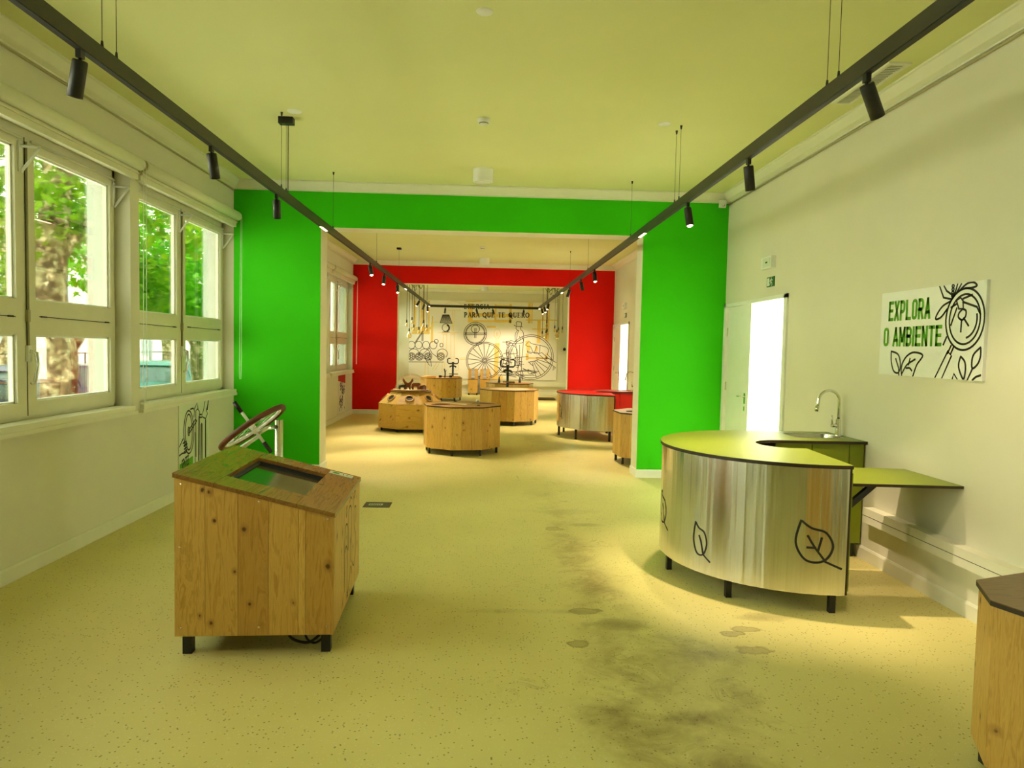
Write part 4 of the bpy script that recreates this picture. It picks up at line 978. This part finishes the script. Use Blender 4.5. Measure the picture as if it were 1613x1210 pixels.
# left wall poster in the near room
lp = thing('wall_poster', 'white panel with a bicycle wheel drawing under the left window', 'poster', (A, 6.932, .13))
PW2, PH2 = .745, .79
MB().box(0, .008, 0, PW2, 0, PH2).build('panel', plain('poster_panel', (.74, .80, .62), .5, var=.01), lp)
lm = lambda u, v: (.0092, max(0, min(PW2, u)), max(0, min(PH2, v)))
# photo crop of the poster: x 105..540 -> 0..PW2 ; top edge 187->105, 11.2 px per crop unit
def lc(u, v):
    s = (u-105)/435.0; d0, d1 = 6.932, 7.677; yy = 1/(1/d0+(1/d1-1/d0)*s)-d0
    top = 187-82*s; return yy, PH2-(v-top)/(930.0-60*s)*.66
L_ = [[lc(245+72*math.cos(a*PI/18), 555+300*math.sin(a*PI/18)*1.0) for a in range(37)], [lc(245+50*math.cos(a*PI/18), 555+250*math.sin(a*PI/18)) for a in range(37)],
      [lc(*p) for p in [(245, 565), (245, 530), (340, 380), (365, 390), (260, 560), (245, 565)]], [lc(245+12*math.cos(a*PI/6), 545+60*math.sin(a*PI/6)) for a in range(13)],
      [lc(*p) for p in [(350, 900), (345, 260), (375, 230), (400, 265), (395, 870)]], [lc(*p) for p in [(430, 440), (425, 960)]], [lc(*p) for p in [(430, 440), (440, 445), (440, 950)]],
      [lc(*p) for p in [(480, 120), (460, 240), (435, 340), (490, 370), (515, 300), (500, 250), (530, 110)]], [lc(*p) for p in [(400, 310), (430, 310)]], [lc(*p) for p in [(400, 350), (430, 350)]],
      [lc(*p) for p in [(270, 235), (310, 220), (330, 260), (320, 340)]], [lc(*p) for p in [(330, 225), (365, 140), (380, 220)]],
      [lc(*p) for p in [(110, 755), (160, 650)]], [lc(*p) for p in smooth([(110, 880), (150, 850), (200, 840), (215, 800), (180, 830)])], [lc(*p) for p in [(160, 710), (210, 680), (215, 700), (175, 745)]], [lc(*p) for p in [(180, 750), (220, 720)]], [lc(*p) for p in [(180, 790), (220, 760)]]]
ribbon(L_, .016, lm).build('line_drawing', INK, lp)
fills([[lc(495, 380), lc(480, 380), lc(478, 930), lc(497, 930)], [lc(388, 330), lc(402, 330), lc(398, 980), lc(380, 980)], [lc(505, 250), lc(520, 250), lc(535, 110), lc(522, 112)]], lm).build('black_bars', INK, lp)
fills([[lc(412, 450), lc(428, 445), lc(428, 960), lc(412, 965)], [lc(330, 560), lc(345, 560), lc(345, 1000), lc(330, 1010)]], lm).build('grey_bars', plain('mid_grey_ink', (.3, .32, .24), .6), lp)
g4 = [lc(112, 1005), lc(305, 890), lc(305, 1015), lc(112, 1130)]
fills([[(p[0], max(.0, p[1])) for p in g4]], lambda u, v: (.0088, u, v)).build('green_band', GREENINK, lp)
p0 = lc(140, 1090); p1 = lc(268, 1010)
text('lettering', 'SENTES', .15, INK, lp, R3((0, .95, .20), (0, 0, 1), (1, 0, 0), (.0098, p0[0], p0[1]+.0)), sx=.36, bold=.002)

# poster in the middle room
lp2 = thing('wall_poster', 'white panel with a red band and black symbols under the middle-room window', 'poster', (A, 14.34, .13))
MB().box(0, .008, 0, .72, 0, .79).build('panel', plain('poster_panel2', (.80, .78, .68), .5, var=.01), lp2)
m2 = lambda u, v: (.0092, u, v)
fills([[(0, .79), (.72, .79), (.72, .60), (.0, .68)]], m2).build('red_band', REDINK, lp2)
rn = random.Random(4); S2 = []
for i in range(26):
    cx, cy = .08+rn.random()*.56, .06+rn.random()*.46
    S2.append(circ(cx, cy, .02+.04*rn.random(), None, rn.random()*360, 200+rn.random()*300, 10) if i % 2 else smooth([(cx, cy), (cx+.05, cy+.06), (cx-.03, cy+.10), (cx+.02, cy+.15)], 4))
ribbon(S2, .024, m2).build('line_drawing', INK, lp2)

# ------------------------------------------------------------------ drawing panel on the far wall
mu = thing('mural_panel', 'large white drawing panel of machines, wheels and a hatted man on the far wall', 'mural', (-2.52, F-.034, .51))
MW, MH = 4.89, 2.565
MB().box(0, MW, 0, .03, 0, MH).build('panel', PAPERW, mu)
def mc(u, v):
    return ((u-33)*.00312, MH-(v-(88+(u-33)*.0172))*.003126)
mm = lambda k: (lambda u, v: (max(0, min(MW, u)), -.0006-k*.0006, max(0, min(MH, v))))
mr = lambda u0, v0, u1, v1: [mc(u0, v0), mc(u1, v0), mc(u1, v1), mc(u0, v1)]
fills([mr(75, 95, 105, 372), mr(150, 95, 195, 372), mr(228, 100, 246, 372), mr(50, 375, 265, 400), mr(60, 400, 250, 450), mr(262, 325, 286, 540), mr(268, 260, 282, 325),
       mr(620, 98, 790, 110), mr(650, 125, 700, 325), mr(700, 150, 930, 165), mr(700, 225, 930, 262), mr(700, 300, 930, 322), mr(930, 130, 950, 325), mr(950, 140, 1110, 152), mr(950, 235, 1110, 268), mr(950, 295, 1110, 325), mr(1085, 130, 1110, 330),
       mr(850, 362, 945, 380), [mc(938, 540), mc(990, 540), mc(975, 890), mc(935, 890)], mr(905, 890, 1030, 925),
       mr(1285, 115, 1312, 330), mr(1318, 115, 1332, 330), mr(1260, 290, 1600, 302), mr(1385, 300, 1422, 540), mr(1330, 385, 1480, 397), mr(1482, 130, 1512, 520), mr(1440, 130, 1455, 300),
       [mc(1262, 520), mc(1300, 510), mc(1320, 600), mc(1285, 650)], [mc(1370, 560), mc(1400, 590), mc(1385, 640), mc(1365, 620)], mr(1290, 690, 1500, 708), mr(1480, 650, 1500, 720), mr(1270, 650, 1300, 720)], mm(0)).build('yellow_shapes', YELLOWINK, mu)
ml = lambda l: [mc(*p) for p in l]
yl = [ml(smooth([(415, 140), (425, 125), (490, 105), (560, 125), (572, 140)])), ml([(440, 197), (570, 197)]), ml([(485, 197), (485, 420)]), ml([(502, 197), (502, 420)]),
      ml([(338, 433), (556, 433)]), ml([(375, 440), (440, 440), (430, 455), (385, 455), (375, 440)]), ml([(465, 440), (520, 440), (512, 455), (472, 455), (465, 440)]),
      ml([(395, 460), (392, 700)]), ml([(430, 460), (428, 700)]), ml([(472, 460), (475, 690)]), ml([(512, 460), (510, 690)]), ml([(480, 690), (520, 690), (520, 715), (480, 715), (480, 690)]),
      ml([(570, 700), (640, 700)]), ml([(570, 715), (640, 715)]), ml([(210, 740), (205, 880)]), ml([(235, 740), (240, 880)]), ml(smooth([(350, 640), (335, 730), (285, 820)])), ml(smooth([(375, 640), (360, 740), (310, 830)])),
      ml([(385, 740), (385, 850), (410, 850), (410, 740)]), ml([(535, 760), (560, 760), (560, 830), (530, 830)]), ml([(280, 322), (332, 322)]),
      [mc(962+34*math.cos(a*PI/12), 440+50*math.sin(a*PI/12)) for a in range(25)], ml([(950, 490), (952, 530)]), ml([(975, 490), (975, 530)]), ml([(955, 470), (958, 430), (968, 430), (970, 470)]),
      ml([(1430, 230), (1480, 230), (1480, 300)])]
ribbon(yl, .014, mm(1)).build('yellow_lines', YELLOWINK, mu)
dk = [ml([(383, 245), (450, 245), (486, 336), (356, 330), (383, 245)])]
for i in range(11): dk.append(ml([(386+i*6.2, 248), (360+i*12, 331)]))
dk += [[mc(418+38*math.cos(a*PI/12), 380+40*math.sin(a*PI/12)) for a in range(25)], ml([(385, 426), (456, 426)]), ml([(405, 418), (405, 426)]), ml([(432, 418), (445, 426)])]
dk += [{'p': [mc(430+24*math.cos(a), 385+30*math.sin(a)) for a in [-1.3+i*.26 for i in range(11)]], 'w': .05}]
for r in (120, 104): dk.append([mc(730+r*math.cos(a*PI/24), 443+r*math.sin(a*PI/24)) for a in range(49)])
for a in range(48): dk.append([mc(730+rq*math.cos(a*PI/24), 443+rq*math.sin(a*PI/24)) for rq in (94, 103)])
dk += [ml([(612, 437), (848, 437)]), ml([(612, 453), (848, 453)]), [mc(730+44*math.cos(a*PI/12), 393+40*math.sin(a*PI/12)) for a in range(25)], ml([(724, 385), (724, 488), (738, 488), (738, 385), (724, 385)])]
for r in (195, 181): dk.append([mc(835+r*math.cos(a*PI/28), 727+r*math.sin(a*PI/28)) for a in range(57)])
for r in (22, 12): dk.append([mc(835+r*math.cos(a*PI/8), 727+r*math.sin(a*PI/8)) for a in range(17)])
for a in range(18): dk.append([mc(835+rq*math.cos(a*PI/9+.1), 727+rq*math.sin(a*PI/9+.1)) for rq in (22, 180)])
for r in (238, 220): dk.append([mc(1325+r*math.cos(a*PI/28), 690+r*math.sin(a*PI/28)) for a in range(-31, 22)])
for a in (18, 32, 46, 60, 74, 5): dk.append([mc(1325+rq*math.cos(math.radians(a)), 690+rq*math.sin(math.radians(a))) for rq in (60, 218)])
for cx in (60, 135, 213, 290): dk.append([mc(cx+37*math.cos(a*PI/12), 565+40*math.sin(a*PI/12)) for a in range(25)])
dk += [[mc(320+20*math.cos(a*PI/8), 525+22*math.sin(a*PI/8)) for a in range(17)], [mc(375+17*math.cos(a*PI/8), 565+20*math.sin(a*PI/8)) for a in range(17)]]
for cx in (60, 143, 237, 370):
    for r in (40, 30, 12): dk.append([mc(cx+r*math.cos(a*PI/12), 685+r*math.sin(a*PI/12)) for a in range(25)])
    for a in range(6): dk.append([mc(cx+q*math.cos(a*PI/3), 685+q*math.sin(a*PI/3)) for q in (12, 30)])
for cx in (85, 200, 385): dk.append([mc(cx+55*math.cos(a*PI/12), 655+50*math.sin(a*PI/12)) for a in range(-14, 4)])
dk += [ml([(175, 415), (92, 545)]), ml([(182, 420), (105, 540)]), ml([(170, 440), (170, 520)]), ml([(180, 440), (180, 520)]), ml([(245, 600), (180, 660), (245, 770), (272, 790), (265, 720), (180, 700)]), ml([(250, 595), (275, 650), (330, 690)]), ml([(33, 742), (400, 742)])]
ribbon(dk, .019, mm(2)).build('dark_lines', GREYINK, mu)
man = [ml(smooth([(1140, 350), (1160, 362), (1200, 365), (1228, 368)])), ml(smooth([(1165, 352), (1163, 318), (1190, 315), (1215, 322), (1215, 362)])), ml(smooth([(1165, 365), (1160, 385), (1172, 402), (1190, 405)])), ml(smooth([(1212, 368), (1210, 395), (1230, 415), (1242, 450), (1243, 520)])),
       ml(smooth([(1180, 405), (1155, 440), (1155, 500), (1165, 530)])), ml(smooth([(1200, 470), (1205, 510), (1150, 520), (1100, 512)])), ml(smooth([(1225, 470), (1238, 530), (1160, 545), (1090, 545)])), ml([(1190, 410), (1175, 440), (1165, 520)]),
       ml(smooth([(1160, 540), (1170, 620), (1188, 720), (1190, 830)])), ml(smooth([(1240, 530), (1235, 640), (1225, 720), (1228, 830)])), ml(smooth([(1200, 560), (1205, 650), (1205, 760)])), ml([(1185, 835), (1160, 855), (1195, 858)]), ml([(1225, 835), (1215, 865), (1235, 920)]), ml([(1238, 835), (1245, 870), (1240, 930)]),
       ml([(1020, 530), (1090, 530)]), ml(smooth([(1060, 520), (1080, 545), (1110, 530), (1130, 560)])), ml([(1070, 550), (1068, 820)]), ml([(1085, 550), (1088, 820)]), ml([(1060, 760), (1120, 600), (1180, 760)]), [mc(1120+60*math.cos(a*PI/12), 640+75*math.sin(a*PI/12)) for a in range(25)],
       [mc(1080+22*math.cos(a*PI/8), 540+22*math.sin(a*PI/8)) for a in range(17)],
       ml(smooth([(1265, 560), (1300, 525), (1330, 545), (1400, 560), (1480, 580), (1508, 610), (1500, 660)])), ml(smooth([(1265, 560), (1290, 575), (1320, 580), (1350, 640), (1400, 650), (1440, 640)])), ml(smooth([(1290, 630), (1340, 640), (1400, 640)])), ml(smooth([(1285, 620), (1290, 640), (1330, 650)])),
       ml([(1400, 650), (1480, 720), (1590, 800)]), ml([(1440, 640), (1510, 700), (1595, 745)]), ml([(1500, 660), (1560, 720)]), ml([(1570, 790), (1560, 830), (1590, 800)]), ml([(1420, 560), (1415, 650)]), ml([(1385, 570), (1360, 640)])]
rn = random.Random(11)
for i in range(34):
    u, v = 1000+rn.random()*330, 640+rn.random()*240
    man.append(ml([(u, v), (u+(rn.random()-.3)*110, v+(rn.random()-.5)*60), (u+(rn.random()-.3)*150, v+(rn.random()-.5)*50)]))
man += [ml([(980, 880), (1330, 880)]), ml([(1000, 850), (1330, 838)]), ml(smooth([(980, 800), (1040, 850), (1150, 870)]))]
ribbon(man, .018, mm(3)).build('figure_lines', GREYINK, mu)
# serif lettering drawn with strokes (thick stems, thin bars, end serifs); cell 1 wide x 1 high
def serif(ch):
    V = lambda x: ('T', [(x, 0), (x, 1)]); sf = lambda x, y: ('t', [(x-.13, y), (x+.13, y)])
    Q = ('c', None)
    D = {'E': [V(.12), ('t', [(.0, 1), (.62, 1), (.62, .82)]), ('t', [(.12, .52), (.48, .52)]), ('t', [(0, 0), (.66, 0), (.66, .2)])],
         'N': [('t', [(.14, 0), (.14, 1)]), ('T', [(.14, 1), (.74, 0)]), ('t', [(.74, 0), (.74, 1)]), sf(.1, 1), sf(.14, 0), sf(.74, 1)],
         'R': [V(.14), sf(.14, 0), ('t', [(0, 1), (.4, 1)]), ('T', circ(.38, .75, .22, .25, 90, -90, 10)), ('t', [(.14, .5), (.4, .5)]), ('T', [(.36, .5), (.68, 0)]), sf(.70, 0)],
         'G': [('T', circ(.42, .5, .38, .5, 60, 300, 16)), ('T', [(.68, .4), (.68, .08)]), sf(.68, .42)],
         'I': [V(.15), sf(.15, 0), sf(.15, 1)],
         'A': [('t', [(.08, 0), (.40, 1)]), ('T', [(.40, 1), (.72, 0)]), ('t', [(.2, .36), (.6, .36)]), sf(.08, 0), sf(.72, 0)],
         'P': [V(.14), sf(.14, 0), ('t', [(0, 1), (.4, 1)]), ('T', circ(.38, .74, .22, .26, 90, -90, 10)), ('t', [(.14, .48), (.4, .48)])],
         'Q': [('T', circ(.44, .5, .40, .5, 0, 360, 22)), ('T', [(.44, .06), (.86, -.22)])],
         'O': [('T', circ(.44, .5, .40, .5, 0, 360, 22))],
         'U': [('T', [(.14, 1), (.14, .3)]), ('T', circ(.42, .3, .28, .3, 180, 360, 12)), ('t', [(.70, .3), (.70, 1)]), sf(.14, 1), sf(.70, 1)],
         'T': [V(.36), sf(.36, 0), ('t', [(.02, .82), (.02, 1), (.70, 1), (.70, .82)])]}
    WD = {'I': .42, 'Q': 1.0, 'O': 1.0, 'N': 1.0, 'G': .98, 'U': .96, ' ': .55}
    return D.get(ch, []), WD.get(ch, .86)
def serif_line(body, u0, u1, vb, h):
    P_ = []; x = 0
    for ch in body:
        st_, w = serif(ch)
        for k_, pts in st_: P_.append((k_, [(x+px, py) for px, py in pts]))
        x += w+.10
    sx = (u1-u0)/x
    out = []
    for k_, pts in P_:
        out.append({'p': [mc(u0+px*sx, vb-py*h) for px, py in pts], 'w': .030 if k_ == 'T' else .017})
    return out
ribbon(serif_line('ENERGIA', 610, 880, 180, 44)+serif_line('PARA QUE TE QUERO', 610, 1305, 268, 46), .02, mm(4)).build('lettering', INK, mu)

# ------------------------------------------------------------------ outdoors on the left: street, trees, cars, facade
GZ = -.5
PAVE = plain('pale_paving', (.58, .56, .50), .9, var=.10, scale=1.2)
ROAD = plain('asphalt', (.20, .20, .19), .95, var=.15, scale=3)
struct(MB().box(-60, XO, -30, 90, GZ-.3, GZ).build('ground_street', PAVE), 'pale sunlit paving outside the windows')
struct(MB().box(-15.5, -7.6, -30, 90, GZ-.001, GZ+.012).build('road_surface', ROAD), 'grey street outside the windows')
struct(MB().box(B+.25, 40, -30, 90, -.3, -.03).build('ground_court', PAVE), 'pale sunlit court outside the doors')

leaf_poly = [(0, 0), (.10, .10), (.42, .06), (.34, .26), (.50, .48), (.24, .50), (.16, .66), (.0, 1.0), (-.16, .66), (-.24, .50), (-.50, .48), (-.34, .26), (-.42, .06), (-.10, .10)]
def leaf_geo(size):
    vs = [(x*size, (y-.1)*size, .10*size*(abs(x)*1.2-.2*y)) for x, y in leaf_poly]
    c = len(vs); vs.append((0, .42*size, -.03*size))
    return vs, [(i, (i+1) % c, c) for i in range(c)]
LV, LF = leaf_geo(.155)
def tree(lab, x, y, r, path, branches, crown, nleaf, mat, ls=1.0, nobj=90, seed=1):
    t = thing('plane_tree', lab, 'tree', (x, y, GZ)); rn = random.Random(seed)
    pts = smooth(path, 5); n = len(pts)
    MB().tube(pts, [r*(1.25-.25*min(1, i/4))*(1-.35*i/n) for i in range(n)], 16).build('trunk', BARK, t)
    tips = []
    for b0, rad in branches:
        bp = smooth(b0, 5); m = len(bp)
        MB().tube(bp, [rad*(1-.65*i/m) for i in range(m)], 10).build('branch', BARK, t); tips += bp[m//3:]
    V_ = []; F_ = []; one = MB().add(LV, LF).mesh('leaf', mat)
    placed = []
    for i in range(nleaf):
        c = rn.choice(crown); cx, cy, cz, rx, ry, rz = c
        while True:
            p = Vector((rn.uniform(-1, 1), rn.uniform(-1, 1), rn.uniform(-1, 1)))
            if .30 < p.length < 1: break
        P = Vector((cx+p.x*rx, cy+p.y*ry, cz+p.z*rz))
        q = Matrix.Rotation(rn.uniform(0, 2*PI), 4, 'Z') @ Matrix.Rotation(rn.gauss(-.7, .5), 4, 'X') @ Matrix.Rotation(rn.gauss(0, .4), 4, 'Y')
        s = ls*rn.uniform(.65, 1.2)
        placed.append((P, Matrix.Translation(P) @ q @ Matrix.Scale(s, 4)))
    eye = Vector((-x, -y, 1.55-GZ))
    placed.sort(key=lambda e: (e[0]-eye).length + (0 if -.2 < (e[0].z+GZ-1.0) < 3.2 else 30))
    for P, M in placed[:nobj]: inst(one, 'leaf', t, M)
    for P, M in placed[nobj:]:
        o = len(V_); V_ += [tuple(M @ Vector(v_)) for v_ in LV]; F_ += [tuple(a+o for a in f_) for f_ in LF]
    b = MB(); b.v = V_; b.f = F_; b.sm = [False]*len(F_)
    fo = b.build('foliage', mat, t); fo['kind'] = 'stuff'
    return t
tree('mottled plane tree with a thick forked trunk, outside the nearer left window', -5.72, 9.50, .245,
     [(0, 0, 0), (.02, .02, .9), (.06, .05, 1.9), (.0, -.05, 2.7), (.10, .0, 4.2), (.2, .1, 6.0)],
     [([(.03, .03, 1.7), (.35, .45, 2.6), (.55, .8, 3.6)], .13), ([(.03, .0, 1.9), (-.5, -.7, 2.7), (-.9, -1.3, 4.0)], .16), ([(.05, 0, 3.0), (.3, .5, 4.0), (.3, .8, 5.2)], .08)],
     [(.1, .0, 5.0, 2.6, 3.2, 1.5), (.5, .7, 3.9, 1.5, 1.6, .8), (-.6, -.9, 4.0, 1.7, 1.7, 1.0), (-1.8, .6, 4.0, 1.5, 2.0, 1.2), (.4, 1.4, 2.9, .6, .7, .45)], 4000, LEAFA, 1.0, 150, 3)
tree('bright green leafy tree with a leaning forked trunk, outside the window by the green partition', -6.45, 15.95, .19,
     [(0, 0, 0), (.05, .05, 1.0), (.0, .05, 2.0), (.25, .2, 3.2), (.5, .4, 5.0)],
     [([(.0, .05, 1.9), (-.3, -.55, 2.9), (-.4, -1.0, 4.6)], .12), ([(.1, .1, 2.6), (.1, .7, 3.6), (.0, 1.1, 4.6)], .08)],
     [(.2, .0, 5.0, 2.4, 3.4, 1.6), (.6, -.4, 3.6, 1.3, 2.2, .9), (-.6, -1.6, 3.7, 1.5, 1.9, 1.1), (-.4, 1.6, 3.6, 1.3, 1.6, 1.1), (.3, -.9, 2.9, .7, 1.2, .4)], 4600, LEAFB, 1.05, 150, 5)
tree('plane tree across the street, seen through the window at the left picture edge', -17.2, 25.0, .30,
     [(0, 0, 0), (.1, .5, 1.2), (.15, 1.0, 2.4), (-.1, 1.2, 4.0), (-.2, 1.3, 6.0)],
     [([(.15, 1.0, 2.4), (.6, .3, 3.4), (.9, -.2, 4.5)], .10)],
     [(-.1, 1.2, 5.0, 2.6, 3.0, 1.6), (.4, -.6, 3.8, 1.4, 2.0, 1.0)], 2200, LEAFA, 1.1, 60, 8)
tree('leafy green tree across the street, seen through the window by the green partition', -17.2, 38.5, .30,
     [(0, 0, 0), (.05, .05, 1.2), (.0, -.1, 3.0), (.1, .1, 6.0)], [([(0, 0, 2.2), (.5, -.7, 3.2), (.6, -1.2, 4.6)], .1)],
     [(.2, .0, 5.2, 3.0, 4.0, 2.0), (.8, -1.8, 3.9, 1.6, 2.4, 1.1), (-1.4, 2.4, 4.0, 1.6, 2.6, 1.3)], 3600, LEAFB, 1.2, 60, 9)

def car(lab, x, y, col, name):
    t = thing('parked_car', lab, 'car', (x, y, GZ+.012))
    body = plain(name, col, .25, 0, .6, var=.03)
    prof = [(-2.05, .30), (-2.08, .62), (-1.95, .82), (-1.05, .92), (-.55, .98), (.9, 1.0), (1.75, .98), (2.02, .88), (2.08, .55), (2.02, .30)]
    def loft(profile, w0, w1, zref):
        b = MB(); n = len(profile); hi = max(z for _, z in profile)
        vs = []
        for s_ in (-1, 1):
            for yy, zz in profile: vs.append((s_*(w0+(w1-w0)*max(0, (zz-zref)/(hi-zref+1e-6))), yy, zz))
        return b.add(vs, [tuple(range(n)), tuple(reversed(range(n, 2*n)))]+[(i, n+i, n+(i+1) % n, (i+1) % n) for i in range(n)])
    loft(prof, .87, .82, .6).build('body', body, t)
    cab = [(-1.0, .93), (-.35, 1.36), (.1, 1.45), (.95, 1.43), (1.55, 1.22), (1.85, .97)]
    loft(cab, .80, .62, .93).build('glasshouse', plain('dark_car_glass', (.06, .10, .10), .08), t)
    loft([(-.45, 1.35), (-.2, 1.43), (.1, 1.46), (.95, 1.445), (1.5, 1.27), (1.4, 1.25), (.9, 1.39), (.1, 1.41), (-.2, 1.38)], .655, .635, 1.25).build('roof', body, t)
    for yy in (.45,):
        for s_ in (-1, 1): MB().hexa([(s_*.80, yy-.04, .93), (s_*.815, yy-.04, .93), (s_*.815, yy+.05, .93), (s_*.80, yy+.05, .93), (s_*.63, yy-.04, 1.42), (s_*.65, yy-.04, 1.42), (s_*.65, yy+.03, 1.42), (s_*.63, yy+.03, 1.42)]).build('door_pillar', body, t)
    for yy in (-1.3, 1.32):
        for s_ in (-1, 1):
            w = MB().tube([(s_*.70, yy, .31), (s_*.89, yy, .31)], .31, 22).build('wheel', plain('tyre_black', (.015, .015, .015), .8), t)
            MB().tube([(s_*.885, yy, .31), (s_*.90, yy, .31)], .20, 16).build('hubcap', CHROME, w)
    for s_ in (-1, 1):
        MB().box(s_*.84-.06, s_*.84+.06, -.85, -.70, .95, 1.07).build('mirror', body, t)
        MB().box(s_*.62-.16, s_*.62+.16, -2.085, -2.0, .60, .74).build('headlight', WHITE, t)
        MB().box(s_*.70-.12, s_*.70+.12, 2.0, 2.085, .66, .84).build('tail_light', REDINK, t)
car('dark blue car parked behind the mottled trunk', -9.6, 15.2, (.03, .04, .12), 'dark_blue_car')
car('teal car parked beyond the bright green tree', -9.4, 20.4, (.02, .16, .15), 'teal_car')
car('navy car parked at the left picture edge', -8.9, 10.9, (.02, .035, .10), 'navy_car')

fb = thing('street_house', 'white house front across the street with pale windows and an orange door strip', 'building', (-23.0, 18.0, GZ))
MB().box(-6, 0, -32, 40, 0, 7.5).build('wall', plain('white_render', (.82, .80, .76), .9), fb)
for i in range(14):
    yy = -28+i*4.8
    for z0, z1 in ((1.0, 2.5), (4.2, 5.7)):
        w = MB().box(.0, .06, yy-.08, yy+1.58, z0-.08, z1+.08).build('window_frame', WHITE, fb)
        MB().box(.06, .075, yy, yy+1.5, z0, z1).build('pane', plain('far_pane', (.35, .42, .42), .15), w)
MB().box(0, .10, -4.2, -2.6, .2, 3.2).build('orange_strip', plain('orange_paint', (.72, .22, .04), .7), fb)
MB().box(-6.2, .4, -32.2, 40.2, 7.5, 7.8).build('roof_edge', plain('roof_tile', (.40, .16, .09), .8), fb)
gw = thing('garden_wall', 'low grey boundary wall with a rail across the street', 'wall', (-16.6, 32, GZ))
MB().box(-.15, .15, -14, 14, 0, 1.05).build('wall_body', plain('grey_block', (.42, .42, .40), .9, var=.15, scale=2), gw)
for i in range(20): MB().box(-.02, .02, -13.5+i*1.4, -13.46+i*1.4, 1.05, 1.5).build('rail_post', GREYINK, gw)
MB().box(-.02, .02, -14, 14, 1.46, 1.5).build('rail', GREYINK, gw)
lp_ = thing('street_lamp', 'thin grey street lamp post seen through the window by the green partition', 'street lamp', (-13.2, 28.2, GZ))
MB().tube([(0, 0, 0), (0, 0, .5), (0, 0, 6.0)], [.09, .06, .045], 12).build('post', plain('galvanised', (.35, .36, .36), .5, .6), lp_)
MB().tube([(0, 0, 5.95), (.6, 0, 6.15)], .035, 8).build('arm', MATS['galvanised'], lp_)
MB().box(.5, 1.0, -.1, .1, 6.1, 6.2).build('lamp_head', WHITE, lp_)
cw = thing('court_wall', 'bright white wall of the court outside the open doors', 'wall', (9.5, 12, -.03))
MB().box(0, .3, -20, 20, 0, 4.5).build('wall_body', plain('court_white', (.85, .84, .80), .9), cw)
MB().box(-.05, .35, -20, 20, 4.5, 4.6).build('coping', WHITE, cw)
